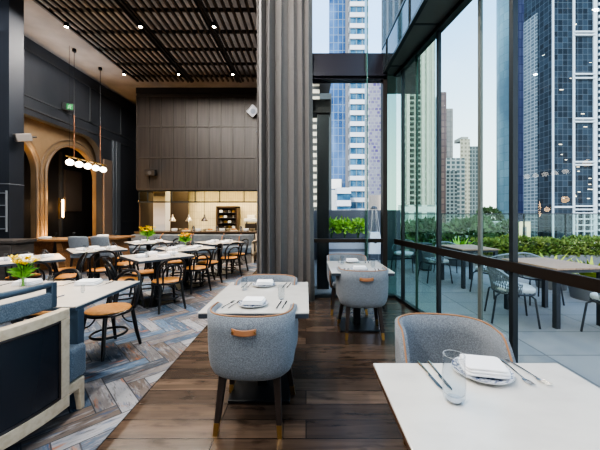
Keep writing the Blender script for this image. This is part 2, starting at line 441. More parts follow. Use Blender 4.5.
for (x, y, lab) in ((-5.27, 6.6, 'left spotlight of the near row under the slat ceiling'), (-3.64, 6.6, 'middle spotlight of the near row under the slat ceiling'), (-2.02, 6.6, 'right spotlight of the near row beside the curtain'),
                    (-5.36, 8.85, 'left spotlight of the far row by the pale ceiling strip'), (-3.76, 8.85, 'middle spotlight of the far row near the panelled wall'), (-2.16, 8.85, 'right spotlight of the far row near the panelled wall')):
    t = thing('ceiling_spotlight', lab, 'spotlight', (x, y, SZ), 0, 'spotlights in the slat ceiling')
    MB().lathe([(.05, 0), (.055, -.09), (.04, -.09), (.035, -.06)], 16).build('housing', blk_metal, t)
    MB().lathe([(.0, -.075), (.038, -.08)], 12).build('lens', spot_glow, t)
    ld = bpy.data.lights.new('spot', 'SPOT'); ld.energy = 150; ld.color = (1, .86, .70); ld.spot_size = R(75); ld.spot_blend = .6; ld.shadow_soft_size = .05
    lo = bpy.data.objects.new('spot_lamp', ld); col.objects.link(lo); lo.location = (x, y, SZ - .14)

# ------------------------------------------------------------------ glazing
pane_clear = glass_mat('pane_clear', (.945, .97, .96), 1.3, .45)
pane_mid = glass_mat('pane_mid', (.87, .94, .915), 1.35, .6)
pane_green = glass_mat('pane_green', (.76, .88, .83), 1.45, .8)
# rear glass wall (looks out to the back terrace)
q = MB(); q.box(-.70, 1.30, 5.04, 5.055, .05, 3.63); struct('window_1', q, pane_clear)
q = MB(); q.box(-.70, 1.30, 5.04, 5.055, 4.08, 5.8); struct('window_2', q, pane_clear)
q = MB(); q.box(-.75, 1.33, 4.96, 5.12, 3.63, 4.06); q.box(-.75, 1.33, 4.90, 4.96, 3.66, 3.72); struct('trim_2', q, mat('beam_dark', (.035, .033, .045), .25))
q = MB(); q.box(-.7, 1.3, 4.98, 5.10, .925, .985); struct('trim_3', q, bronze)
q = MB(); q.box(-.75, 1.5, 4.98, 5.10, 0, .05); struct('trim_4', q, frame_dark)
q = MB(); q.box(.985, 1.0, 4.85, 5.04, 0, 5.8); struct('window_3', q, mat('glass_fin', (.06, .14, .12), .1, spec=.8))
q = MB(); q.box(1.275, 1.345, 4.96, 5.12, 0, 3.7); struct('trim_5', q, mat('post_brown', (.03, .022, .02), .4))
q = MB(); q.box(1.345, 1.515, 5.02, 5.05, 0, 3.73); struct('window_22', q, glass_mat('pane_corner', (.50, .64, .58), 1.45, .8))
# side glass doors
edges = [(5.0, 4.76), (4.76, 4.31), (4.31, 3.75), (3.75, 3.01), (3.01, 2.6), (2.6, 1.7), (1.7, .5), (.5, -1.2), (-1.2, -3), (-3, -5)]
for i, (a, b) in enumerate(edges):
    q = MB().prism([(gx(a), a), (gx(b), b), (gx(b) + .012, b), (gx(a) + .012, a)], .04, 3.73)
    struct('window_%d' % (4 + i), q, pane_green if a > 4 else pane_mid if a > 2.7 else pane_clear, smooth=0)
ti = 7
for y, w2, m_ in ((4.76, .022, frame_dark), (4.31, .010, mat('glass_edge', (.05, .10, .085), .15)), (3.75, .020, frame_dark), (3.01, .012, mat('seal_grey', (.14, .16, .15), .3)), (2.6, .022, frame_dark), (1.7, .02, frame_dark), (.5, .02, frame_dark), (-1.2, .02, frame_dark)):
    q = MB().obox((gx(y), y, 1.865), (w2 * 2, .05, 3.73)); struct('trim_%d' % ti, q, m_); ti += 1
d = Vector((GK, -1, 0)).normalized(); nrm = Vector((1, GK, 0)).normalized()
def along(mb, off0, off1, z0, z1, ya=5.0, yb=-5.0):
    A = Vector((gx(ya), ya, 0)); B = Vector((gx(yb), yb, 0))
    return mb.prism([tuple((A + nrm * off0)[:2]), tuple((B + nrm * off0)[:2]), tuple((B + nrm * off1)[:2]), tuple((A + nrm * off1)[:2])], z0, z1)
struct('trim_%d' % ti, along(MB(), -.05, -.01, .905, .988, 4.98), bronze, smooth=0); ti += 1
struct('trim_%d' % ti, along(MB(), -.03, .04, -.004, .04), frame_dark, smooth=0); ti += 1
struct('trim_%d' % ti, along(MB(), -.04, .05, 3.68, 3.73), frame_dark, smooth=0); ti += 1
# soffit, fascia and clerestory above the doors
q = MB().prism([(1.30, 5.05), (1.30, -5), (gx(-5) + .1, -5), (gx(5.05) + .1, 5.05)], 3.73, 3.80)
o = struct('ceiling_soffit', q, soffit_m, smooth=0)
q = MB()
for y in (4.72, 3.68, 2.6, 1.5): q.box(1.30, gx(y) + .09, y - .012, y + .012, 3.722, 3.731)
q.build('soffit_joint', frame_dark, o, smooth=0)
q = MB(); q.box(1.27, 1.30, -5, 5.0, 3.70, 4.15); struct('trim_%d' % ti, q, fascia_m); ti += 1
q = MB(); q.box(1.262, 1.305, -5, 5.0, 4.13, 4.17); q.box(1.262, 1.31, -5, 5.0, 3.69, 3.73); struct('trim_%d' % ti, q, frame_dark); ti += 1
q = MB()
for y in (4.72, 3.68, 2.6, 1.5): q.box(1.255, 1.275, y - .01, y + .01, 3.7, 4.15)
struct('trim_%d' % ti, q, frame_dark); ti += 1
q = MB(); q.box(1.28, 1.292, -5, 5.04, 4.15, 5.83); struct('window_20', q, glass_mat('pane_upper', (.9, .95, .94), 1.25, .2))

# terrace
tile = facade('terrace_tile', (.29, .27, .255), (.33, .31, .295), (.17, .16, .155), 1.2, .6, .008, rough=.6, spec=.3)
tm = MB(); tm.add([(-.7, -5, -.012), (11, -5, -.012), (11, 9.6, -.012), (-.7, 9.6, -.012)], [(0, 1, 2, 3)], [[(-.7, -5), (11, -5), (11, 9.6), (-.7, 9.6)]])
tm.box(-.7, 11, -5, 9.6, -.6, -.02)
struct('floor_terrace', tm, tile, smooth=0, fixn=False)
q = MB(); q.box(.4, 2.9, 9.2, 9.5, -.01, 1.52); q.box(-.7, .4, 9.2, 9.5, -.01, 1.52); struct('wall_terrace', q, mat('render_grey', (.155, .155, .175), .7))

# ------------------------------------------------------------------ tables
def leafquads(mb, fn, n, size, rnd):
    """n little folded leaves placed by fn(rnd)->(pos, outward dir)"""
    for _ in range(n):
        p, d0 = fn(rnd); p = Vector(p); d0 = Vector(d0)
        if d0.length < 1e-6: d0 = Vector((0, 0, 1))
        d0 = (d0.normalized() + Vector((rnd.uniform(-.8, .8), rnd.uniform(-.8, .8), rnd.uniform(-.5, .9)))).normalized()
        sd = d0.cross(Vector((rnd.uniform(-1, 1), rnd.uniform(-1, 1), rnd.uniform(-1, 1)))).normalized()
        s = size * rnd.uniform(.6, 1.25)
        mb.add([p, p + d0 * s * .5 + sd * s * .26, p + d0 * s, p + d0 * s * .5 - sd * s * .26], [(0, 1, 2), (0, 2, 3)])

def pedestal_table(name, label, x, y, w, d_, h=.745, rz=0, top=white_top, edge=dark_edge, base=.46, t=.03, group=None):
    g = thing(name, label, 'table', (x, y, 0), rz, group)
    MB().box(-w / 2, w / 2, -d_ / 2, d_ / 2, h - .012, h).build('tabletop', top, g, bevel=.003)
    MB().box(-w / 2 + .002, w / 2 - .002, -d_ / 2 + .002, d_ / 2 - .002, h - .012 - t, h - .0125).build('table_edge', edge, g, bevel=.003)
    MB().box(-.04, .04, -.04, .04, .02, h - .04).build('pedestal', blk_metal, g, bevel=.006)
    MB().box(-base / 2, base / 2, -base / 2, base / 2, 0.0065 if x < -1.2 else .001, .022).build('base_plate', blk_metal, g, bevel=.004)
    return g
TA = pedestal_table('dining_table', 'pale stone two-seat table in the middle with a flat black base plate', -.35, 2.445, .74, .90, rz=0)
TB = pedestal_table('dining_table', 'pale two-seat table farther back beside the rear window', .64, 3.775, .71, .83)
TC = pedestal_table('dining_table', 'large white stone table nearest the camera at lower right', .70, .90, .81, .84, edge=brown_edge, t=.022)

# tub chairs ------------------------------------------------------------
def tub_outline(hw, yb, yf, n=40):
    """plan of the shell from the right arm front round the back to the left arm front"""
    pts = []
    L = yf - (yb + hw * .75)
    for k in range(8): pts.append((hw * (1 - .02 * (1 - k / 8)), yf - L * k / 8))
    e = 2.6
    for k in range(n + 1):
        a = PI * k / n
        c, s_ = math.cos(a), math.sin(a)
        pts.append((hw * math.copysign(abs(c) ** (2 / e), c), yb + hw * .75 - hw * .75 * abs(s_) ** (2 / e)))
    for k in range(1, 9): pts.append((-hw * (1 - .02 * (k / 8)), yb + hw * .75 + L * k / 8))
    return pts
def make_tub():
    g = thing('tub_chair', 'x', 'chair')
    plan = tub_outline(.268, -.285, .20)
    N = len(plan)
    def top(i):                                     # the arms sweep down towards the front
        y = plan[i][1]; t = max(0, min(1, (y + .02) / .22)); return .772 - .20 * t * t * (3 - 2 * t)
    rows = []
    for f, s in ((0, .80), (.012, .86), (.05, .915), (.12, .955), (.25, .985), (.5, 1.0), (.75, 1.005), (1, 1.01)):
        row = []
        for i, (x, y) in enumerate(plan):
            z = .372 + (top(i) - .372) * f
            back = max(0, -y) * .05 * f
            row.append((x * s, (y - .0) * s - back, z))
        rows.append(row)
    MB().grid(rows).build('shell', grey_fab, g, solid=.042, soff=0, smooth=60)
    bot = [(x * .84, y * .84 if y < .1 else y, 0) for x, y in plan]
    MB().prism([(x, y) for x, y, _ in bot], .36, .40).build('seat_base', grey_fab, g, bevel=.012)
    seat = [(x * .885, (y * .86 if y < .15 else y + .045)) for x, y in plan]
    MB().prism(seat, .385, .455).build('seat', grey_fab, g, bevel=.02, bseg=3)
    pp = [(p[0], p[1], p[2] + .004) for p in rows[-1]]
    pf = [(r[0][0], r[0][1] + .004, r[0][2]) for r in rows][::-1]; pb = [(r[-1][0], r[-1][1] + .004, r[-1][2]) for r in rows]
    off = []
    MB().tube(pf[::-1][:-1] + pp + pb[::-1][1:], .0055, 6).build('piping', copper, g, smooth=80)
    h = thing_part('pull_handle', g)
    ns = 9; yb = -.285 * 1.01 - .285 * .05 * .85 - .03
    rowsH = []
    for dz in (-.018, -.012, .012, .018):
        rowsH.append([(-.075 + .15 * k / (ns - 1), yb - .016 * math.sin(PI * k / (ns - 1)), .695 + dz - .006 * math.sin(PI * k / (ns - 1))) for k in range(ns)])
    MB().grid(rowsH).build('strap', leather_tan, h, solid=.006, soff=0)
    for sx in (-1, 1): MB().tube([(sx * .068, yb - .014, .695), (sx * .068, yb + .02, .695)], .006, 8).build('stud', brass, h)
    for sx in (-1, 1):
        for (y0, y1, xx0, xx1) in ((-.17, -.235, .175, .205), (.14, .225, .19, .245)):
            l = MB().taper((sx * xx0, y0, .372), (sx * (xx0 + (xx1 - xx0) * .8), y0 + (y1 - y0) * .8, .075), .048, .033).build('leg', dark_leg, g, bevel=.003)
            MB().taper((sx * (xx0 + (xx1 - xx0) * .8), y0 + (y1 - y0) * .8, .076), (sx * xx1, y1, .0), .0345, .028).build('leg_tip', brass, l)
    return g
def thing_part(name, parent, loc=(0, 0, 0), rz=0):
    o = bpy.data.objects.new(name, None); col.objects.link(o); o.parent = parent; o.location = loc; o.rotation_euler.z = rz
    o.empty_display_size = .02
    return o
tub = make_tub(); GT = 'blue-grey tub chairs by the glass wall'
tub.location = (-.355, 2.125, 0); tub.rotation_euler.z = R(-3); tag(tub, 'blue-grey tub chair in the middle foreground with its back and tan handle to the camera', group=GT)
dup(tub, (-.375, 2.79, 0), R(180), 'grey tub chair on the far side of the middle table before the curtain')
dup(tub, (.655, 3.575, 0), R(0), 'blue-grey tub chair with tan handle at the near side of the rear window table')
dup(tub, (.60, 4.39, 0), R(180), 'tub chair behind the rear window table, mostly hidden')
dup(tub, (.765, 1.575, 0), R(172), 'blue-grey tub chair facing the camera across the large near table').scale = (.93, 1, 1)

# bentwood chairs ---------------------------------------------------------
def make_bentwood():
    g = thing('bentwood_chair', 'x', 'chair')
    MB().lathe([(.15, .388), (.205, .388), (.218, .396), (.218, .412), (.208, .42), (.15, .42)], 36).build('seat_frame', blk_wood, g, smooth=50)
    MB().lathe([(.0, .418), (.202, .418), (.206, .426), (.19, .434), (.1, .438), (0, .438)], 36).build('seat', cane, g, smooth=50)
    def leg(p):
        return MB().tube(p, [.0185, .0195, .0185, .015][:len(p)], 8).build('leg', blk_wood, g, smooth=60)
    for sx in (-1, 1):
        leg([(sx * .135, .14, .40), (sx * .15, .158, .28), (sx * .163, .175, .15), (sx * .182, .20, .0065)])
        leg([(sx * .150, -.145, .41), (sx * .158, -.165, .28), (sx * .168, -.185, .15), (sx * .185, -.215, .0065)])
    ring = [(.155 * math.cos(2 * PI * k / 28), .165 * math.sin(2 * PI * k / 28) - .003, .175) for k in range(28)]
    MB().tube(ring, .0125, 7, closed=True).build('stretcher_ring', blk_wood, g, smooth=60)
    for a in (45, 135, 225, 315):
        b = MB(); c, s_ = math.cos(R(a)), math.sin(R(a))
        pts = [(.195 * c + (.03 * t) * 0, .2 * s_, .25 + .0 * t) for t in (0,)]
        pts = [(c * (.208 - .10 * math.sin(PI / 2 * t)), s_ * (.215 - .10 * math.sin(PI / 2 * t)), .26 + .128 * (1 - math.cos(PI / 2 * t))) for t in [k / 6 for k in range(7)]]
        b.tube(pts, .008, 6).build('bracket', blk_wood, g, smooth=60)
    def hoop(hw, zt, yo, r, name):
        pts = []
        n = 26
        for k in range(n + 1):
            a = PI * k / n; c, s_ = math.cos(a), math.sin(a)
            z = .41 + (zt - .41) * (abs(s_) ** .62); x = hw * math.copysign(abs(c) ** .72, c) * (1 + .16 * math.sin(PI * min(1, abs(s_)) ** 1.0) * (abs(s_) < .999))
            y = yo - .095 * ((z - .41) / .36) + .05 * (abs(x) / .2) ** 2
            pts.append((x, y, z))
        MB().tube(pts, r, 8).build(name, blk_wood, g, smooth=60)
    hoop(.178, .772, -.185, .0165, 'outer_back_hoop'); hoop(.115, .675, -.185, .0135, 'inner_back_hoop')
    return g
bent = make_bentwood()
first = [True]; GB = 'black bentwood chairs in the carpeted dining area'
def bentwood(x, y, rz, label):
    if first[0]:
        first[0] = False; bent.location = (x, y, 0); bent.rotation_euler.z = rz; tag(bent, label, group=GB); return bent
    return dup(bent, (x, y, 0), rz, label)

# square bistro tables -------------------------------------------------------
PH = {
 'T1': 'bistro table nearest the carpet edge',
 'T2': 'bistro table with small flowers',
 'T3': 'bistro table before the bench end',
 'T4': 'bistro table with tall yellow flowers',
 'T5': 'bistro table before the grey chairs',
 'T7': 'left bistro table behind the vase',
 'T0': 'long cream front table'}
TP = {'T1': (-2.36, 4.76, 48), 'T2': (-2.32, 5.80, 45), 'T3': (-2.03, 7.05, 45), 'T4': (-3.72, 7.08, 45), 'T5': (-3.92, 5.62, 45), 'T7': (-4.12, 4.42, 45)}
LB = {'T1': 'square cream-topped bistro table beside the carpet edge, nearest of the column toward the kitchen', 'T2': 'square cream-topped bistro table carrying the small yellow and orange flowers',
      'T3': 'square bistro table before the right end of the grey bench', 'T4': 'far bistro table carrying the tall yellow flowers',
      'T5': 'square bistro table in front of the two grey high-backed chairs', 'T7': 'left bistro table just behind the flower vase of the front table'}
base = None
for kx in ('T1', 'T2', 'T3', 'T4', 'T5', 'T7'):
    x, y, a = TP[kx]
    if base is None:
        base = pedestal_table('bistro_table', LB[kx], x, y, .82, .82, rz=R(a), top=cream_top, base=.5, group='square bistro tables')
    else: dup(base, (x, y, 0), R(a), LB[kx])
SIDE = {'NR': (-45, 'near right side'), 'FR': (45, 'far right side'), 'FL': (135, 'far left side'), 'NL': (225, 'near left side')}
for kx, sides in (('T1', ('NR', 'FL', 'NL')), ('T2', ('NR', 'FR', 'FL')), ('T3', ('NR', 'FR', 'NL')), ('T4', ('NR', 'FR', 'NL')), ('T5', ('NR', 'NL', 'FR')), ('T7', ('NR', 'FR', 'FL'))):
    x, y, a = TP[kx]
    for sd in sides:
        an = R(SIDE[sd][0] + a - 45 + random.uniform(-5, 5)); rr = .44
        bentwood(x + rr * math.cos(an), y + rr * math.sin(an), an + PI / 2, 'bentwood chair on the %s of the %s' % (SIDE[sd][1], PH[kx]))
bentwood(-2.03, 3.09, R(160), 'bentwood chair with tan seat at the right end of the long cream front table')
bentwood(-2.66, 3.09, R(176), 'bentwood chair behind the flower vase at the long cream front table')

# the long front table on square navy legs
t0 = thing('dining_table', 'long cream table on square navy legs behind the oak booth seat', 'table', (-2.46, 2.535, 0))
MB().box(-.83, .83, -.41, .41, .733, .745).build('tabletop', cream_top, t0, bevel=.003)
MB().box(-.828, .828, -.408, .408, .712, .7325).build('table_edge', navy_paint, t0, bevel=.003)
for sx in (-1, 1):
    for sy in (-1, 1):
        lx = sx * .80 if sy < 0 else sx * .22 - .1
        MB().box(lx - .03, lx + .03, sy * .36 - .03, sy * .36 + .03, .006, .712).build('leg', navy_paint, t0, bevel=.003)

# ------------------------------------------------------------------ tableware
def make_napkin():
    g = thing('napkin', 'x', 'napkin')
    b = MB()
    for i, (z, sx, sy, ox) in enumerate(((.004, .078, .066, 0), (.014, .076, .064, .002), (.024, .072, .061, -.001))):
        rows = []
        for (zz, s) in ((z - .004, .94), (z - .001, 1), (z + .004, 1), (z + .0065, .93)):
            row = []
            for k in range(24):
                a = 2 * PI * k / 24; e = 5
                row.append((ox + sx * s * math.copysign(abs(math.cos(a)) ** (2 / e), math.cos(a)), sy * s * math.copysign(abs(math.sin(a)) ** (2 / e), math.sin(a)), zz + (.002 * math.sin(3 * a))))
            rows.append(row)
        b.grid(rows, closed=True); b.add(rows[-1], [tuple(range(24))]); b.add(rows[0], [tuple(range(24))[::-1]])
    b.build('folded_cloth', linen, g, smooth=50)
    return g
def make_plate(m):
    g = thing('plate', 'x', 'plate')
    MB().lathe([(.0, .004), (.06, .004), (.062, .0), (.07, .0), (.078, .005), (.112, .016), (.112, .019), (.078, .009), (0, .008)], 40).build('dish', china, g, smooth=60)
    MB().lathe([(.080, .0105), (.111, .0198), (.111, .0202), (.080, .0112)], 40).build('rim', m, g, smooth=60)
    return g
def make_tumbler(r=.036, h=.15):
    g = thing('water_glass', 'x', 'glass')
    MB().lathe([(.0, .001), (r * .78, .001), (r * .95, .02), (r, .06), (r * .92, h), (r * .92 - .0025, h), (r - .0025, .06), (r * .9, .028), (r * .5, .018), (0, .016)], 28).build('bowl', tumbler, g, smooth=60)
    MB().tube([(r * .91 * math.cos(2 * PI * k / 28), r * .91 * math.sin(2 * PI * k / 28), h) for k in range(28)], .0008, 5, closed=True).build('lip', mat('glass_lip', (.42, .45, .47), .1), g)
    MB().lathe([(0, .002), (r * .62, .003), (r * .70, .009), (r * .45, .012), (0, .010)], 24).build('base', mat('glass_base', (.52, .54, .57), .1, spec=1), g, smooth=60)
    return g
def make_fork():
    g = thing('fork', 'x', 'fork')
    b = MB(); b.tube([(0, -.10, .006), (0, -.04, .008), (0, .03, .006), (0, .05, .004)], [.0045, .0035, .0025, .0035], 6); b.build('handle', steel, g)
    h = MB(); h.add([(-.010, .055, .004), (.010, .055, .004), (.012, .07, .006), (-.012, .07, .006), (-.004, .045, .004), (.004, .045, .004)], [(0, 1, 2, 3), (4, 5, 1, 0)])
    for k in (-1.5, -.5, .5, 1.5): h.tube([(k * .0066, .068, .006), (k * .0066, .088, .007), (k * .006, .105, .010)], [.002, .0018, .001], 5)
    h.build('tines', steel, g)
    return g
def make_knife():
    g = thing('table_knife', 'x', 'knife')
    MB().tube([(0, -.105, .005), (0, -.06, .005), (0, 0, .005)], [.0055, .005, .0042], 6).build('handle', steel, g)
    MB().add([(-.0035, 0, .003), (.0075, .002, .003), (.0085, .08, .003), (.002, .108, .003), (-.0035, .10, .003),
              (-.0035, 0, .006), (.0075, .002, .004), (.0085, .08, .004), (.002, .108, .004), (-.0035, .10, .006)],
             [(0, 1, 2, 3, 4), (9, 8, 7, 6, 5), (0, 5, 6, 1), (1, 6, 7, 2), (2, 7, 8, 3), (3, 8, 9, 4), (4, 9, 5, 0)]).build('blade', steel, g)
    return g
PROTO = {}
MAKE = {'napkin': make_napkin, 'plate': lambda: make_plate(china_pat), 'glass': make_tumbler, 'fork': make_fork, 'knife': make_knife}
def put(kind, x, y, z, rz, label, group, scale=1):
    if kind not in PROTO:
        o = MAKE[kind](); PROTO[kind] = o; o.location = (x, y, z); o.rotation_euler.z = rz; tag(o, label, group=group)
    else: o = dup(PROTO[kind], (x, y, z), rz, label, group)
    o.scale = (scale,) * 3
    return o
TZ = .746
# near table
G = 'place setting on the near table'
put('plate', .722, 1.232, TZ, 0, 'patterned plate under the napkin on the large near table', G)
put('napkin', .725, 1.228, TZ + .017, R(-12), 'thick white folded napkin on the patterned plate of the near table', G, 1.08)
put('knife', .500, 1.215, TZ, R(-176), 'outer left knife on the near table', G); put('knife', .540, 1.215, TZ, R(-180), 'inner left knife on the near table beside the plate', G)
put('fork', .862, 1.235, TZ, R(178), 'inner right fork on the near table beside the plate', G); put('fork', .908, 1.237, TZ, R(190), 'outer right fork on the near table', G)
put('glass', .518, 1.05, TZ, 0, 'clear stemless water glass in front of the knives on the near table', G, 1.08)
# middle table and window table: two covers each
for (tx, ty, ph) in ((-.36, 2.445, 'middle table'), (.64, 3.775, 'rear window table')):
    for sy, nm in ((-1, 'near'), (1, 'far')):
        G = '%s cover of the %s' % (nm, ph); yy = ty + sy * .29; s0 = 1 if sy < 0 else -1
        put('plate', tx - .02, yy, TZ, 0, 'small round plate at the %s side of the %s' % (nm, ph), G, .95)
        put('napkin', tx - .015, yy + .005, TZ + .016, R(4 * sy), 'white folded napkin on the plate at the %s side of the %s' % (nm, ph), G)
        for k, (dx, w) in enumerate(((-.20, 'leftmost'), (-.155, 'second from left'))):
            put('fork', tx + dx, yy + .0, TZ, R(-14 if sy < 0 else 176), '%s fork at the %s side of the %s' % (w, nm, ph), G, .9)
        for k, (dx, w) in enumerate(((.165, 'inner'), (.205, 'outer right'))):
            put('knife', tx + dx, yy + .0, TZ, R(-6 if sy < 0 else 172), '%s knife at the %s side of the %s' % (w, nm, ph), G, .9)
        put('glass', tx + .17 * s0, yy - sy * .15, TZ, 0, 'clear water glass by the %s cover of the %s' % (nm, ph), G, .75)
# front table
G = 'covers on the long cream front table'; ph = 'long cream front table'
for (x, y, lab, a) in ((-2.03, 2.80, 'right far', 5), (-2.60, 2.80, 'left far', 2)):
    put('napkin', x, y, TZ, R(a), 'white folded napkin at the %s place of the %s' % (lab, ph), G, 1.25)
    put('fork', x - .17, y - .02, TZ, R(170), 'fork left of the %s napkin on the %s' % (lab, ph), G)
    put('knife', x + .17, y - .02, TZ, R(176), 'knife right of the %s napkin on the %s' % (lab, ph), G)
put('glass', -2.28, 2.68, TZ, 0, 'clear water glass between the two napkins on the long cream front table', G, .68)
put('glass', -2.80, 2.62, TZ, 0, 'clear water glass at the left end of the long cream front table', G, .68)
put('fork', -1.98, 2.30, TZ, R(-35), 'upper dark fork near the oak seat on the long cream front table', G); put('knife', -2.0, 2.26, TZ, R(-38), 'lower knife near the oak seat on the long cream front table', G)
put('glass', -1.86, 2.50, TZ, 0, 'low clear glass near the right edge of the long cream front table', G, .42)
# bistro tables
for kx in ('T1', 'T2', 'T3', 'T4', 'T5', 'T7'):
    x, y, a = TP[kx]; G = 'covers on bistro tables'
    for sd in ('NR', 'FR', 'FL', 'NL'):
        an = R(SIDE[sd][0] + a - 45); rr = .24
        put('napkin', x + rr * math.cos(an), y + rr * math.sin(an), TZ, an + R(90), 'folded napkin on the %s of the %s' % (SIDE[sd][1], PH[kx]), G, 1.15)
        if sd in ('NR', 'NL', 'FR'):
            bn = an + R(38); rr = .27
            put('glass', x + rr * math.cos(bn), y + rr * math.sin(bn), TZ, 0, 'water glass by the %s napkin on the %s' % (SIDE[sd][1].replace(' side', ''), PH[kx]), G, .68)
        if sd in ('NR', 'NL'):
            tx_, ty_ = -math.sin(an), math.cos(an)
            put('fork', x + .25 * math.cos(an) + .13 * tx_, y + .25 * math.sin(an) + .13 * ty_, TZ, an + R(90), 'fork by the %s napkin on the %s' % (SIDE[sd][1].replace(' side', ''), PH[kx]), G)

# flowers
def flowers(name, label, x, y, z, h, n, petal, vase_h, spread, seed, kinds='tulip'):
    rnd = random.Random(seed)
    g = thing(name, label, 'flowers', (x, y, z))
    MB().lathe([(0, .002), (.024, .002), (.026, .02), (.022, vase_h * .6), (.03, vase_h), (.027, vase_h), (.02, vase_h * .6), (.022, .02), (0, .015)], 18).build('vase', tumbler, g, smooth=60)
    st = MB(); lf = MB(); pe = MB(); p2 = MB()
    for k in range(n):
        a = 2 * PI * k / n + rnd.uniform(-.4, .4); s = spread * rnd.uniform(.25, 1); zz = h * rnd.uniform(.72, 1.0) - .15 * s
        tip = Vector((s * math.cos(a), s * math.sin(a), zz))
        pts = [(.01 * math.cos(a + 2), .01 * math.sin(a + 2), .02), (.012 * math.cos(a), .012 * math.sin(a), vase_h), tuple(tip * .62 + Vector((0, 0, h * .16))), tuple(tip)]
        st.tube(pts, .0028, 5)
        tgt = pe if k % 3 else p2
        for j in range(7):
            b = 2 * PI * j / 7; dv = Vector((math.cos(b), math.sin(b), .45)).normalized(); sdv = Vector((-math.sin(b), math.cos(b), 0)); L = .045 * rnd.uniform(.8, 1.2)
            tgt.add([tip, tip + dv * L * .55 + sdv * L * .4, tip + dv * L + Vector((0, 0, .012)), tip + dv * L * .55 - sdv * L * .4], [(0, 1, 2, 3)])
        for j in range(3):
            b = a + rnd.uniform(-1.2, 1.2); z0 = vase_h + rnd.uniform(-.02, .05); Ln = spread * rnd.uniform(.7, 1.5); dv = Vector((math.cos(b), math.sin(b), rnd.uniform(.15, .8))).normalized(); sdv = Vector((-math.sin(b), math.cos(b), 0))
            p0 = Vector((0, 0, z0)); m1 = p0 + dv * Ln * .5 + Vector((0, 0, .02)); e = p0 + dv * Ln
            lf.add([p0, m1 + sdv * .009, e, m1 - sdv * .009], [(0, 1, 2), (0, 2, 3)])
    st.build('stems', leafg, g); lf.build('leaves', leafg, g, smooth=0)
    pe.build('petals', petal[0], g, smooth=0); p2.build('petals', petal[1], g, smooth=0)
    return g
white_pet = mat('cream_petals', (.85, .80, .62), .6)
flowers('flower_vase', 'glass vase of yellow and cream flowers with long green leaves on the front table', -2.49, 2.64, TZ, .29, 12, (yellow, white_pet), .10, .10, 3)
flowers('flower_vase', 'tall vase of bright yellow flowers on the far table', -3.74, 7.08, TZ, .36, 22, (yellow, yellow), .13, .17, 4)
flowers('flower_vase', 'small vase of yellow and orange flowers on the middle bistro table', -2.42, 6.02, TZ, .26, 18, (yellow, orange), .09, .11, 5)

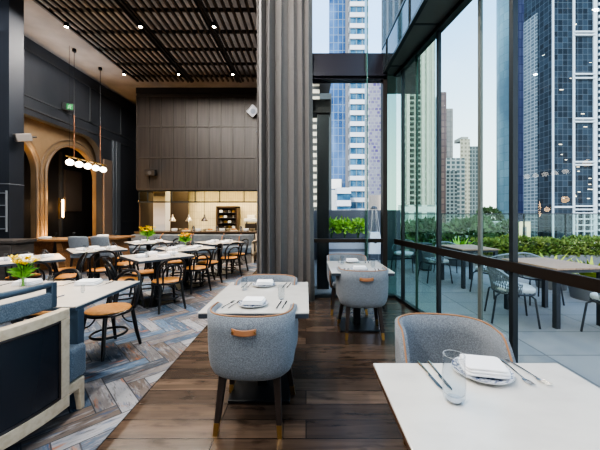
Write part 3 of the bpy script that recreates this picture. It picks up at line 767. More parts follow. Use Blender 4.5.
# ------------------------------------------------------------------ oak booth seat in the left foreground
def booth():
    g = thing('booth_seat', 'curved booth seat with light oak frame and dark navy leather back panel, lower left corner', 'seat', (0, 0, 0))
    half = [(-1.60, 2.03), (-1.602, 1.965), (-1.607, 1.89), (-1.618, 1.82), (-1.645, 1.70), (-1.685, 1.58), (-1.76, 1.465), (-1.865, 1.37), (-2.0, 1.30), (-2.16, 1.265), (-2.32, 1.255)]
    plan = half + [(-4.64 - x, y) for x, y in half[:-1]][::-1]
    P = [Vector((x, y, 0)) for x, y in plan]; N = len(P)
    nr = []
    for i in range(N):
        t = (P[min(i + 1, N - 1)] - P[max(i - 1, 0)]).normalized(); nr.append(Vector((-t.y, t.x, 0)))    # outward is right of travel
    c = Vector((-2.32, 1.9, 0))
    for i in range(N):
        if nr[i].dot(P[i] - c) < 0: nr[i] = -nr[i]
    def band(i0, i1, z0, z1, off0, off1):
        """wall strip following the plan between outward offsets"""
        rows = [[], [], [], []]
        for i in range(i0, i1 + 1):
            a = P[i] + nr[i] * off0; b = P[i] + nr[i] * off1
            rows[0].append((a.x, a.y, z0)); rows[1].append((b.x, b.y, z0)); rows[2].append((b.x, b.y, z1)); rows[3].append((a.x, a.y, z1))
        m = MB(); m.grid(rows + [rows[0]])
        m.add([rows[k][0] for k in range(4)], [(0, 1, 2, 3)]); m.add([rows[k][-1] for k in range(4)], [(3, 2, 1, 0)])
        return m
    fr = band(0, N - 1, .70, .765, -.06, .0)
    b2 = band(0, N - 1, .10, .185, -.06, .0); o_ = len(fr.v); fr.add(b2.v, b2.f)
    for i in (0, N - 2):
        b2 = band(i, i + 1, .186, .699, -.06, .0); fr.add(b2.v, b2.f)
    fr.build('frame', oak, g, smooth=30, bevel=.006)
    band(1, N - 2, .187, .698, -.045, -.012).build('back_panel', navy_leather, g, smooth=40, bevel=.008)
    # dark bead modelled as the shadow line round the panel
    bd = MB()
    for z in (.192, .693):
        bd.tube([tuple((P[i] + nr[i] * -.008)[:2]) + (z,) for i in range(1, N - 1)], .008, 6)
    for i in (1, N - 2):
        q = P[i] + nr[i] * -.008; bd.tube([(q.x, q.y, .19), (q.x, q.y, .695)], .008, 6)
    bd.build('panel_shadow_bead', dark_leg, g)
    band(0, N - 1, .766, .872, -.145, -.105).build('upper_back', slate_fab, g, smooth=40, bevel=.012)
    rl = MB(); off = -.125
    rl.tube([tuple((P[i] + nr[i] * off)[:2]) + (.925,) for i in range(0, N)], .021, 10)
    rl.build('top_rail', navy_paint, g, smooth=60)
    for i in (0, N - 1):
        q = P[i] + nr[i] * off; MB().box(q.x - .022, q.x + .022, q.y - .022, q.y + .022, .766, .938).build('rail_post', navy_paint, g, bevel=.005)
    inner = [(p + n * -.065) for p, n in zip(P, nr)]
    poly = [(-1.60, 2.20)] + [(-1.60, 2.045)] + [(q.x, q.y) for q in inner[1:-1]] + [(-3.04, 2.045), (-3.04, 2.20)]
    MB().prism(poly, .238, .468).build('seat_cushion', slate_fab, g, bevel=.03, bseg=3)
    poly2 = [(-1.605, 2.17)] + [(-1.605, 2.04)] + [(q.x, q.y) for q in inner[1:-1]] + [(-3.035, 2.04), (-3.035, 2.17)]
    MB().prism(poly2, .165, .237).build('seat_rail', oak, g, bevel=.006)
    for x in (-1.63, -3.01):
        MB().taper((x, 2.145, .23), (x + (.01 if x > -2 else -.01), 2.155, .0065), .055, .035).build('leg', oak, g, bevel=.003)
    for x in (-1.95, -2.7):
        MB().taper((x, 1.42, .11), (x, 1.42, .0065), .05, .035).build('leg', oak, g, bevel=.003)
booth()

# ------------------------------------------------------------------ curtain
def curtain():
    m = mat('curtain_cloth', (.125, .118, .115), .95, sheen=.15, noise=((.185, .178, .175), (120, 120, 120), .35, .7), bump=.3, bscale=300)
    rows = []
    n = 180; zt = 5.75
    for j in range(26):
        f = j / 25; z = .012 + (zt - .012) * f
        row = []
        for k in range(n + 1):
            t = k / n
            x = -.79 + .885 * t + (.035 * (1 - f) ** 2 * max(0, t - .6) / .4)
            ph = 2 * PI * (6.1 * t + .3 * math.sin(2.2 * PI * t))
            amp = .105 * (.75 + .35 * math.sin(5 * t + 1)) * (1.0 if t < .8 else 1 - .35 * (t - .8) / .2)
            amp *= 1 + .08 * math.sin(f * 5 + 3 * t)
            y = 4.80 + amp * math.sin(ph + .25 * math.sin(3 * f)) + .10 * t * (1 - t)
            x += .022 * math.sin(2 * ph) + .01 * math.sin(2.5 * f + 9 * t) * (1 - f)
            row.append((x, y, z))
        rows.append(row)
    o = MB().grid(rows).build('curtain', m, smooth=80, solid=.006, soff=0)
    tag(o, 'full-height grey-brown pleated curtain gathered before the rear window', 'curtain')
    MB().box(-.85, .12, 4.76, 4.86, 5.76, 5.83).build('curtain_track', blk_metal, o, smooth=0)
curtain()

# ------------------------------------------------------------------ back of the dining room
g = thing('banquette_bench', 'long grey upholstered bench with a pale end frame below the kitchen pass', 'bench', (0, 0, 0))
MB().box(-5.3, -1.56, 8.58, 9.18, .006, .27).build('plinth', mat('plinth_grey', (.22, .21, .20), .5), g, bevel=.01)
MB().box(-5.3, -1.55, 8.52, 9.05, .275, .45).build('seat_cushion', slate_fab, g, bevel=.03, bseg=3)
b = MB(); x = -5.3
while x < -1.7: b.box(x + .004, min(x + .935, -1.57) - .004, 9.06, 9.20, .42, .78); x += .935
b.build('backrest', mat('bench_grey', (.12, .135, .15), .8, noise=((.17, .185, .20), (8, 8, 8), .4, .7)), g, bevel=.035, bseg=3)
for x in (-4.36, -3.43, -2.50, -1.98):
    MB().tube([(x, 9.22, .76), (x, 9.14, .80), (x - .03, 9.05, .72), (x - .06, 9.03, .44)], .014, 6).build('strap', leather_tan, g)
e = MB(); e.box(-1.54, -1.48, 8.5, 8.58, .006, .62); e.box(-1.54, -1.48, 9.12, 9.2, .006, .80); e.box(-1.54, -1.48, 8.5, 9.2, .56, .62); e.box(-1.54, -1.48, 8.5, 9.2, .20, .27)
e.build('end_frame', oak, g, bevel=.006)

def rustic(name, label, x, y, w, d_, h):
    g = thing(name, label, 'table', (x, y, 0), 0, 'rustic plank tables')
    MB().box(-w / 2, w / 2, -d_ / 2, d_ / 2, h - .05, h).build('tabletop', rust_wood, g, bevel=.006)
    for sx in (-1, 1):
        MB().taper((sx * w * .26, 0, h - .05), (sx * w * .36, 0, .006), .14, .17, d_ * .75, d_ * .85).build('leg', rust_wood, g, bevel=.006)
    MB().box(-w * .28, w * .28, -.03, .03, .3, .38).build('stretcher', rust_wood, g, bevel=.004)
    return g
rustic('rustic_table', 'dark plank table with slab legs at the far left beside the column', -6.15, 7.35, 1.25, .75, .80)
rustic('rustic_table', 'dark plank table behind the two grey high-backed chairs', -5.02, 7.62, .95, .75, .83)
for (x, y, z, lab) in ((-6.35, 7.3, .80, 'white napkin on the far left plank table'), (-5.15, 7.6, .83, 'white napkin on the plank table behind the grey chairs')):
    put('napkin', x, y, z + .001, R(6), lab, 'covers on the plank tables', 1.5)
for (x, y, z, lab) in ((-6.05, 7.25, .80, 'clear glass on the far left plank table'), (-5.65, 7.3, .80, 'clear glass at the right end of the far left plank table'), (-4.8, 7.55, .83, 'clear glass on the plank table behind the grey chairs')):
    put('glass', x, y, z + .001, 0, lab, 'covers on the plank tables', .95)
def high_chair():
    g = thing('dining_chair', 'x', 'chair', group='grey high-backed chairs')
    pad = mat('chair_grey', (.17, .20, .235), .9, noise=((.23, .26, .30), (60, 60, 60), .4, .6))
    rows = []
    for f in [k / 8 for k in range(9)]:
        rows.append([(-.21 + .42 * t + .0, -.20 - .09 * f + .05 * (2 * t - 1) ** 2, .46 + .44 * f - .012 * (2 * t - 1) ** 4) for t in [k / 8 for k in range(9)]])
    MB().grid(rows).build('backrest', pad, g, solid=.05, soff=0, bevel=.012)
    MB().box(-.215, .215, -.19, .23, .40, .475).build('seat', pad, g, bevel=.02, bseg=3)
    for sx in (-1, 1):
        for sy, y1 in ((-.16, -.21), (.19, .21)): MB().taper((sx * .18, sy, .40), (sx * .19, y1, .006), .04, .026).build('leg', dark_leg, g)
    return g
hc = high_chair(); hc.location = (-5.13, 6.97, 0); tag(hc, 'left of the two grey high-backed chairs behind the bistro tables'); hc.rotation_euler.z = R(4)
dup(hc, (-4.62, 6.99, 0), R(-5), 'right of the two grey high-backed chairs behind the bistro tables')

cw = mat('cabinet_wood', (.055, .05, .048), .5, noise=((.09, .08, .075), (3, 3, 25), .4, .7))
g = thing('service_cabinet', 'dark timber service cabinet at the far left edge under the column', 'cabinet', (-5.75, 5.55, 0))
MB().box(-.55, .52, -.22, .22, .006, .87).build('carcass', cw, g, bevel=.004)
MB().box(-.58, .56, -.25, .24, .872, .93).build('top_slab', cw, g, bevel=.006)
for k in range(3):
    dd = MB().box(-.54 + .353 * k, -.54 + .345 + .353 * k, -.238, -.221, .05, .85).build('door', cw, g, bevel=.004)
    MB().tube([(-.50 + .353 * k, -.245, .6), (-.50 + .353 * k, -.25, .72)], .006, 6).build('handle', brass, dd)
sr = mat('rack_steel', (.35, .38, .42), .35, .6)
g = thing('wall_rack', 'pale metal rack on the column at the left picture edge', 'rack', (-5.93, 5.86, 1.1))
b = MB()
for z in (.0, .24, .46, .70): b.box(-.14, .07, -.012, .025, z, z + .018)
b.build('rungs', sr, g); b = MB(); b.box(.065, .08, -.012, .025, -.05, .76); b.box(-.155, -.14, -.012, .025, -.05, .76); b.build('side_rail', sr, g)

# kitchen behind the pass
kt = facade('kitchen_tile', (.66, .56, .36), (.74, .64, .42), (.46, .38, .24), .10, .30, .006, rough=.3, spec=.5)
k = MB(); k.add([(-5.9, 13.2, 0), (-.8, 13.2, 0), (-.8, 13.2, 2.62), (-5.9, 13.2, 2.62)], [(0, 1, 2, 3)], [[(0, 0), (5.1, 0), (5.1, 2.62), (0, 2.62)]])
struct('wall_kitchen', k, kt, smooth=0, fixn=False)
k = MB().box(-5.95, -.8, BY + .12, 13.25, 2.62, 2.70); struct('ceiling_kitchen', k, mat('kitchen_ceiling', (.72, .66, .5), .6))
k = MB().box(-5.6, -5.16, 11.0, 11.4, 0, 2.62); struct('column_kitchen', k, mat('column_white', (.55, .53, .52), .5))
k = MB(); k.box(-5.9, -5.0, 12.7, 12.76, 0, 2.62); k.box(-5.95, -5.90, BY + .13, 13.19, 0, 2.62); struct('wall_kitchen_side', k, mat('kitchen_dark', (.07, .05, .035), .5))
k = MB(); k.box(-5.95, -1.58, BY + .02, BY + .07, 1.80, 1.845); k.box(-5.95, -1.58, BY + .02, BY + .07, 2.20, 2.245)
for px in (139, 147.5, 171.5, 195, 219.5, 244, 257.5):
    x = (px - 306) / 300 * (BY + .02); k.box(x - .014, x + .014, BY + .02, BY + .07, 1.8, 2.22)
struct('trim_40', k, frame_dark)
k = MB().box(-5.93, -1.6, BY + .04, BY + .05, 1.845, 2.2)
struct('window_21', k, glass_mat('frosted_pane', (.86, .84, .74), 1.45, 1))
g = thing('kitchen_counter', 'long dark kitchen pass counter behind the grey bench', 'counter', (0, 0, 0))
MB().box(-5.89, -1.6, 10.32, 11.0 - .02, .0, .755).build('counter_body', cw, g)
MB().box(-5.89, -1.6, 10.26, 10.98, .757, .80).build('countertop', mat('pass_top', (.10, .07, .05), .25), g, bevel=.005)
MB().box(-4.95, -1.6, 12.5, 13.15, .0, .70).build('back_bench', steel, g)
warm_steel = mat('warm_steel', (.55, .48, .36), .3, .8)
for i, (px, lab) in enumerate(((172.5, 'left heat lamp over the kitchen pass beside the pale column'), (189, 'middle heat lamp over the kitchen pass'), (204.5, 'right dark heat lamp over the kitchen pass'))):
    Y = 10.8; x = (px - 306) / 300 * Y
    g = thing('heat_lamp', lab, 'lamp', (x, Y, 1.14), 0, 'heat lamps over the kitchen pass')
    mm = warm_steel if i < 2 else dark_steel
    MB().lathe([(.12, 0), (.115, .03), (.06, .12), (.03, .16), (.025, .24), (.0, .25)], 20).build('shade', mm, g, smooth=50)
    MB().tube([(0, 0, .24), (0, 0, 1.46)], .008, 6).build('cord', dark_steel, g)
    MB().lathe([(0, .02), (.04, .03), (.045, .06), (0, .09)], 12).build('bulb', mat('warm_bulb', (1, .8, .5), .4, emit=(1, .65, .28), estr=22), g)
g = thing('oven_rack', 'tall dark oven rack with loaded shelves on the kitchen back wall', 'oven', (-3.33, 12.85, .70))
b = MB(); b.box(-.45, -.37, -.25, .3, 0, 1.02); b.box(.37, .45, -.25, .3, 0, 1.02); b.box(-.45, .45, -.25, .3, .95, 1.03); b.box(-.45, .45, .27, .3, 0, 1.0); b.build('body', mat('oven_body', (.06, .035, .02), .4), g)
for z in (.08, .30, .52, .74):
    MB().box(-.37, .37, -.24, .26, z, z + .02).build('shelf', steel, g)
rnd = random.Random(11)
for j, z in enumerate((.10, .32, .54, .76)):
    for i in range(4):
        o = MB().lathe([(0, 0), (.07, .0), (.08, .05), (.075, .10), (.0, .11)], 14).build('pot', [dark_steel, steel, brass, china][(i + j) % 4], None, loc=(-3.33 - .27 + .18 * i, 12.72, .70 + z + .001))
        tag(o, '%s pot from the left on the %s shelf of the kitchen oven rack' % (['first', 'second', 'third', 'fourth'][i], ['bottom', 'lower middle', 'upper middle', 'top'][j]), 'pot', 'pots on the oven rack')
g = thing('coffee_machine', 'cream and steel machine on the kitchen back bench at the right', 'machine', (-2.31, 12.75, .701))
b = MB(); b.box(-.24, .24, -.2, .2, .0, .30); b.build('body', dark_steel, g, bevel=.01)
MB().box(-.28, .28, -.24, .22, .38, .50).build('top_tray', china, g, bevel=.015); MB().box(-.18, .18, -.12, .12, .502, .66).build('cup_stack', mat('cream_enamel', (.75, .70, .58), .4), g, bevel=.02)
for sx in (-1, 1): MB().box(sx * .2 - .02, sx * .2 + .02, -.15, .15, .3, .38).build('support', steel, g)
# things along the pass
rnd = random.Random(5)
items = [('bowl_stack', 'bowls', 192), ('tray', 'trays', 0)]
for i in range(14):
    px = 176 + i * 5.9; x = (px - 306) / 300 * 10.75; kind = i % 4
    lab = ['leftmost', 'second', 'third', 'rightmost'][i // 4] + [' stack of white plates', ' dark bowl', ' wooden board with bread', ' steel jug'][kind] + ' along the kitchen pass, counted from the left'
    if kind == 0: o = MB().lathe([(0, 0), (.07, 0), (.10, .02), (.10, .03), (.1, .05), (.10, .09), (0, .085)], 18).build('plate_stack', china)
    elif kind == 1: o = MB().lathe([(0, 0), (.05, 0), (.10, .07), (.095, .07), (.05, .015), (0, .012)], 18).build('bowl', warm_steel)
    elif kind == 2:
        o = MB().box(-.13, .13, -.08, .08, 0, .025).build('bread_board', oak, bevel=.005)
        MB().lathe([(0, .026), (.05, .028), (.06, .05), (.04, .085), (0, .09)], 14, sx=1.6).build('loaf', mat('bread_crust', (.42, .21, .07), .7), o)
    else: o = MB().lathe([(0, 0), (.05, 0), (.055, .1), (.04, .16), (.045, .18), (.04, .18), (.035, .16), (0, .15)], 16).build('jug', steel)
    o.location = (x, 10.62 + .1 * (i % 2), .801); tag(o, lab, ['plates', 'bowl', 'board', 'jug'][kind], 'things on the kitchen pass')

# linear pendant with five globes
g = thing('globe_pendant', 'brass bar pendant with five glowing globes hanging before the arch', 'pendant lamp', (-6.22, 8.55, 2.76))
MB().tube([(0, -.78, .155), (0, .78, .155)], .02, 8).build('bar', brass, g)
MB().tube([(0, -.665, .10), (0, -.665, 3.06)], .004, 5).build('cable', blk_metal, g)
for y in (-.50, .52):
    MB().tube([(0, y, .155), (0, y, 1.3)], .013, 8).build('rod', mat('rose_brass', (.24, .12, .07), .45, .6), g)
    MB().tube([(0, y, 1.3), (0, y, 3.06)], .006, 6).build('suspension_wire', blk_metal, g)
    MB().lathe([(0, 2.99), (.05, 2.99), (.05, 3.06), (0, 3.06)], 14, c=(0, y, 0)).build('ceiling_cup', blk_metal, g)
for i in range(5):
    y = -.65 + .325 * i
    gl = MB().lathe([(.094 * math.sin(PI * k / 16), -.082 * math.cos(PI * k / 16)) for k in range(17)], 24, c=(0, y, .0)).build('globe', globe_mat, g, smooth=80)
    MB().lathe([(0, .08), (.035, .08), (.03, .15), (0, .15)], 12, c=(0, y, 0)).build('globe_cap', brass, gl)

# sconce, sign, speakers
g = thing('wall_sconce', 'upright glowing brass sconce on the dark wall inside the arch', 'wall lamp', (-8.69, 10.63 - .02, 1.25))
MB().box(0, .03, -.08, .08, -.02, .72).build('backplate', brass, g); MB().box(.031, .09, -.05, .05, .03, .67).build('glow_bar', mat('sconce_glow', (1, .8, .5), .4, emit=(1, .60, .24), estr=14), g, bevel=.01)
MB().box(.091, .10, -.012, .012, .25, .40).build('clasp', dark_steel, g)
g = thing('exit_sign', 'small green running-man exit sign on a black box high on the left wall', 'sign', (-6.84, 8.62, 4.38), R(28)); g.scale = (.85, .85, .85)
MB().box(-.16, .16, -.035, .035, 0, .24).build('sign_box', blk_metal, g, bevel=.006)
MB().box(-.03, .135, -.040, -.0355, .03, .21).build('sign_face', mat('exit_green', (.0, .16, .04), .4, emit=(.0, .40, .08), estr=.15), g)
b = MB(); yy = -.043
b.lathe([(0, -.012), (.012, 0), (0, .012)], 8, c=(.06, yy, .18))
for p in ([(.055, yy, .16), (.045, yy, .11)], [(.045, yy, .11), (.075, yy, .085), (.07, yy, .05)], [(.045, yy, .11), (.025, yy, .075), (.0, yy, .065)], [(.055, yy, .155), (.085, yy, .135), (.095, yy, .15)], [(.055, yy, .155), (.025, yy, .14), (.02, yy, .115)]): b.tube(p, .008, 5)
b.build('running_figure', mat('exit_white', (.35, .62, .42), .5, emit=(.5, .9, .6), estr=.1), g)
MB().tube([(-.1, .03, .12), (-.12, .18, .12)], .015, 6).build('wall_bracket', blk_metal, g)
def speaker(label, loc, sz, rz, rx, ry, m, cone):
    g = thing('loudspeaker', label, 'speaker', loc, rz)
    MB().obox((0, 0, 0), sz, 0, rx, ry).build('speaker_box', m, g, bevel=.012)
    M = Matrix.Rotation(rx, 4, 'X') @ Matrix.Rotation(ry, 4, 'Y')
    c = M @ Vector((0, -sz[1] / 2 - .002, 0)); r = min(sz[0], sz[2]) * .33
    b = MB(); pts = [M @ Vector((r * math.cos(a), -sz[1] / 2 - .004, r * math.sin(a))) for a in [2 * PI * k / 16 for k in range(16)]]; b.add(pts, [tuple(range(16))]); b.build('speaker_cone', cone, g, smooth=0)
    p = M @ Vector((0, sz[1] / 2, 0)); MB().tube([tuple(p), tuple(p + Vector((0, .09, .02)))], .02, 8).build('mounting_arm', blk_metal, g)
    return g
lgrey = mat('speaker_grey', (.42, .45, .50), .5); dkc = mat('speaker_cone_dark', (.05, .055, .065), .5)
speaker('pale tilted loudspeaker mounted high on the panelled wall beside the curtain', (-1.84, 10.33, 4.95), (.27, .20, .33), R(20), R(25), R(38), lgrey, mat('speaker_cone_grey', (.20, .23, .28), .5))
speaker('small loudspeaker lower on the panelled wall, half hidden by the curtain', (-1.60, 10.36, 4.25), (.20, .16, .20), R(20), R(10), R(30), mat('speaker_dim', (.16, .18, .21), .5), dkc)
speaker('black box loudspeaker on the timber panelling above the kitchen pass', (-5.36, 10.36, 2.83), (.36, .18, .20), 0, R(12), 0, mat('speaker_black', (.015, .015, .017), .5), dkc)
speaker('small grey loudspeaker fixed to the navy column at upper left', (-5.66, 6.0, 2.93), (.26, .24, .15), R(-40), R(14), R(10), mat('speaker_taupe', (.20, .18, .17), .5), dkc)

# ------------------------------------------------------------------ terrace furniture
rope = mat('grey_rope', (.21, .215, .225), .8); tubem = mat('terrace_frame', (.06, .065, .075), .4, .3); cush = mat('terrace_cushion', (.62, .64, .64), .9)
teak = mat('terrace_timber', (.50, .31, .20), .65, noise=((.50, .34, .25), (3, 40, 3), .4, .7)); rail_g = mat('terrace_rail_grey', (.34, .35, .37), .4, .4)
def rope_chair():
    g = thing('terrace_chair', 'x', 'chair')
    def rail(t): 
        a = -PI * .06 + (PI * 1.12) * t           # 0..1 round the back
        c, s_ = math.cos(a), -math.sin(a)
        return (.29 * c, .02 + .30 * s_ if s_ < 0 else .02 + .25 * s_, .52 + .21 * max(0, -s_) ** .8)
    def low(t):
        a = -PI * .06 + (PI * 1.12) * t
        c, s_ = math.cos(a), -math.sin(a); return (.235 * c, .02 + .235 * s_, .385)
    MB().tube([rail(k / 32) for k in range(33)], .014, 8).build('top_rail', rail_g, g)
    ring = [(.24 * math.copysign(abs(math.cos(a)) ** .7, math.cos(a)), .02 + .23 * math.copysign(abs(math.sin(a)) ** .7, math.sin(a)), .38) for a in [2 * PI * k / 32 for k in range(32)]]
    MB().tube(ring, .012, 6, closed=True).build('seat_ring', tubem, g)
    r = MB(); n = 30
    for k in range(n + 1):
        for dk in (-1.6, 1.6):
            t0, t1 = k / n, min(1, max(0, (k + dk) / n)); r.tube([rail(t0), low(t1)], .0042, 4)
    for f in (.3, .62):
        r.tube([tuple(Vector(rail(k / 28)).lerp(Vector(low(k / 28)), f)) for k in range(29)], .006, 5)
    r.build('rope_weave', rope, g)
    cs = [(.225 * math.copysign(abs(math.cos(a)) ** .6, math.cos(a)), .03 + .225 * math.copysign(abs(math.sin(a)) ** .6, math.sin(a))) for a in [2 * PI * k / 36 for k in range(36)]]
    MB().prism(cs, .393, .455).build('cushion', cush, g, bevel=.022, bseg=3)
    for sx in (-1, 1):
        for (y0, y1) in ((.17, .25), (-.16, -.26)):
            MB().tube([(sx * .20, y0, .375), (sx * .235, (y0 + y1) / 2, .34), (sx * .262, y1, -.012)], .012, 7).build('leg', tubem, g)
    return g
rc_ = rope_chair(); GR = 'rope-backed terrace chairs'
rc_.location = (2.74, 4.02, 0); rc_.rotation_euler.z = R(-112); tag(rc_, 'rope-backed terrace chair with white cushion at the left of the nearest outdoor table', group=GR)
for (x, y, a, lab) in ((3.62, 3.42, 12, 'rope-backed terrace chair cut by the right picture edge at the nearest outdoor table'), (3.72, 4.88, 180, 'rope-backed terrace chair on the far side of the nearest outdoor table'),
                       (3.30, 5.28, 15, 'rope-backed terrace chair at the near side of the second outdoor table'), (3.30, 6.95, 170, 'rope-backed terrace chair at the far side of the second outdoor table'),
                       (2.72, 6.35, -90, 'rope-backed terrace chair left of the second outdoor table'), (2.45, 7.5, 150, 'rope-backed terrace chair beside the grey terrace box')):
    dup(rc_, (x, y, 0), R(a), lab)
def terrace_table(label, x, y, w, d_, rz, first=[None]):
    if first[0]: return dup(first[0], (x, y, 0), rz, label)
    g = thing('terrace_table', label, 'table', (x, y, 0), rz, 'slatted outdoor tables')
    b = MB(); n = 8; s_ = w / n
    for k in range(n): b.box(-w / 2 + s_ * k + .003, -w / 2 + s_ * (k + 1) - .003, -d_ / 2, d_ / 2, .712, .735)
    b.build('slatted_top', teak, g, bevel=.002)
    MB().box(-w / 2 + .02, w / 2 - .02, -d_ / 2 + .02, d_ / 2 - .02, .67, .711).build('apron', tubem, g)
    for sx in (-1, 1):
        for sy in (-1, 1): MB().box(sx * (w / 2 - .05) - .028, sx * (w / 2 - .05) + .028, sy * (d_ / 2 - .05) - .028, sy * (d_ / 2 - .05) + .028, -.012, .67).build('leg', tubem, g)
    first[0] = g; return g
terrace_table('nearest outdoor slatted timber table beyond the glass doors at right', 3.36, 4.13, .74, .86, R(8))
terrace_table('second outdoor slatted timber table farther along the terrace', 3.28, 6.1, .74, .86, R(4))
g = thing('storage_box', 'tall dark grey box standing on the terrace behind the outdoor tables', 'box', (3.02, 7.6, -.012))
MB().box(-.12, .12, -.15, .15, .03, .64).build('box_body', mat('box_grey', (.13, .15, .16), .5), g, bevel=.01); MB().box(-.13, .13, -.16, .16, .641, .68).build('lid', mat('box_lid', (.08, .09, .10), .5), g, bevel=.008); MB().box(-.10, .10, -.13, .13, 0, .029).build('foot', blk_metal, g)

# patio heater outside the rear window
hw_ = mat('heater_white', (.93, .93, .94), .4)
g = thing('patio_heater', 'white pyramid patio heater with thin steel rods outside the rear window', 'heater', (1.86, 8.2, -.012))
vs = [(-.19, -.19, .34), (.19, -.19, .34), (.19, .19, .34), (-.19, .19, .34), (-.13, -.13, .92), (.13, -.13, .92), (.13, .13, .92), (-.13, .13, .92)]
MB().add(vs, [(0, 1, 2, 3), (4, 5, 6, 7), (0, 1, 5, 4), (1, 2, 6, 5), (2, 3, 7, 6), (3, 0, 4, 7)]).build('burner_housing', hw_, g, bevel=.01)
c_ = MB(); pts = [(.035 * math.cos(a) * 1.0, -.168, .66 + .035 * math.sin(a)) for a in [2 * PI * k / 16 for k in range(16)]]; c_.add(pts + [(x, y - .012, z) for x, y, z in pts], [tuple(range(16)), tuple(range(16, 32))] + [(k, (k + 1) % 16, 16 + (k + 1) % 16, 16 + k) for k in range(16)]); c_.build('control_knob', mat('heater_dark', (.08, .08, .09), .4), g)
for sx in (-1, 1):
    for sy in (-1, 1):
        MB().tube([(sx * .12, sy * .12, .92), (sx * .05, sy * .05, 1.56)], .008, 6).build('rod', steel, g)
        MB().tube([(sx * .16, sy * .16, .0), (sx * .15, sy * .15, .34)], .012, 6).build('leg', steel, g)
MB().lathe([(.09, 1.55), (.10, 1.565), (.06, 1.62), (0, 1.64)], 4 * 5).build('cap', mat('heater_cap', (.12, .12, .13), .4), g); MB().lathe([(.03, .93), (.045, 1.5), (.0, 1.52)], 14).build('glass_tube', tumbler, g)

# planter and bushes
g = thing('planter_box', 'pale grey planter box holding lime-green bushes outside the rear window', 'planter', (1.1, 8.6, -.012))
MB().box(-.60, .62, -.24, .24, 0, .70).build('planter_body', mat('planter_grey', (.60, .60, .64), .6), g, bevel=.01); MB().box(-.58, .60, -.22, .22, .66, .712).build('soil', mat('soil', (.05, .035, .025), .9), g)
MB().box(-.605, .625, -.245, .245, .36, .44).build('planter_band', mat('planter_band_grey', (.22, .22, .25), .5), g)
lime = mat('lime_leaves', (.46, .70, .10), .5, noise=((.28, .52, .06), (9, 9, 9), .4, .65))
for i, (x, lab) in enumerate(((.72, 'leftmost lime-green bush in the pale planter outside the rear window'), (1.10, 'middle lime-green bush in the pale planter outside the rear window'), (1.48, 'rightmost lime-green bush in the pale planter outside the rear window'))):
    rnd = random.Random(20 + i)
    g = thing('bush', lab, 'bush', (x, 8.55, .70), 0, 'bushes in the pale planter')
    st = MB(); lf = MB()
    for k in range(9):
        a = rnd.uniform(0, 2 * PI); r = rnd.uniform(.05, .2); st.tube([(0, 0, .0), (r * .5 * math.cos(a), r * .5 * math.sin(a), .25), (r * math.cos(a), r * math.sin(a), rnd.uniform(.35, .55))], .008, 5)
    def fn(rn):
        a = rn.uniform(0, 2 * PI); e = rn.uniform(-.5, 1); q = rn.uniform(.4, 1); c = math.sqrt(max(0, 1 - e * e))
        d0 = Vector((c * math.cos(a), c * math.sin(a), e)); return (d0.x * .22 * q, d0.y * .22 * q, .30 + d0.z * .26 * q), d0
    leafquads(lf, fn, 230, .13, rnd)
    st.build('stems', leafd, g); lf.build('leaves', lime, g, smooth=0, fixn=False)

# hedge in the terrace planter, spiky plants
hl = mat('hedge_leaves', (.065, .13, .025), .7, noise=((.17, .22, .05), (3.5, 3.5, 3.5), .35, .65))
rnd = random.Random(31)
g = thing('hedge', 'long clipped green hedge along the glass balustrade of the terrace', 'hedge', (7.6, 8.5, -.012))
MB().box(-2.8, 3.2, -.38, .38, 0, .30).build('planter_trough', mat('trough_grey', (.12, .13, .14), .6), g, bevel=.01)
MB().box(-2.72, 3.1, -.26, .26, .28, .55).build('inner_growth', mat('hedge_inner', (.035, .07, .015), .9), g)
lf = MB()
def fn(rn):
    x = rn.uniform(-2.8, 3.15); f = rn.choice((0, 0, 0, 1, 1, 2)); bz = .05 * math.sin(3 * x) + .04 * math.sin(7 * x + 1)
    if f == 0: return (x, -.32 + rn.uniform(-.06, .06), rn.uniform(.25, .66 + bz)), (0, -1, .4)
    if f == 1: return (x, rn.uniform(-.32, .32), .64 + bz + rn.uniform(-.05, .06)), (0, -.2, 1)
    return (x, .30, rn.uniform(.3, .66 + bz)), (0, 1, .4)
leafquads(lf, fn, 6500, .10, rnd)
o = lf.build('leaves', hl, g, smooth=0, fixn=False); o['kind'] = 'stuff'
def spiky(label, x, y, z, r, n, m, seed):
    rnd = random.Random(seed); g = thing('spiky_plant', label, 'plant', (x, y, z), 0, 'spiky terrace plants')
    MB().lathe([(0, 0), (r * .42, 0), (r * .5, .26), (r * .45, .26), (r * .4, .22), (0, .22)], 20).build('pot', mat('pot_grey', (.15, .155, .16), .6), g)
    lf = MB()
    for k in range(n):
        a = rnd.uniform(0, 2 * PI); up = rnd.uniform(.5, 1.5); L = r * rnd.uniform(.8, 1.2); d0 = Vector((math.cos(a), math.sin(a), up)).normalized(); s_ = Vector((-math.sin(a), math.cos(a), 0)) * .028
        p = Vector((0, 0, .22)); m1 = p + d0 * L * .55; e = p + d0 * L - Vector((0, 0, .12 * L))
        lf.add([p - s_ * .6, p + s_ * .6, m1 + s_, e, m1 - s_], [(0, 1, 2, 4), (4, 2, 3)])
    lf.build('leaves', m, g, smooth=0, fixn=False)
ylg = mat('yellow_green_leaves', (.40, .42, .05), .5, noise=((.20, .30, .03), (6, 6, 6), .4, .6))
spiky('yellow-green spiky plant at the right picture edge beyond the nearest outdoor table', 4.75, 5.0, -.012, .62, 60, ylg, 41)
spiky('second spiky plant in front of the hedge near the right picture edge', 4.7, 5.75, -.012, .55, 55, ylg, 42)
spiky('bright green tuft behind the second outdoor table', 4.25, 8.35, -.012, .75, 60, mat('tuft_green', (.24, .46, .04), .5), 43)
spiky('small green tuft left of the bright tuft behind the second outdoor table', 3.35, 8.6, -.012, .62, 50, leafd, 44)

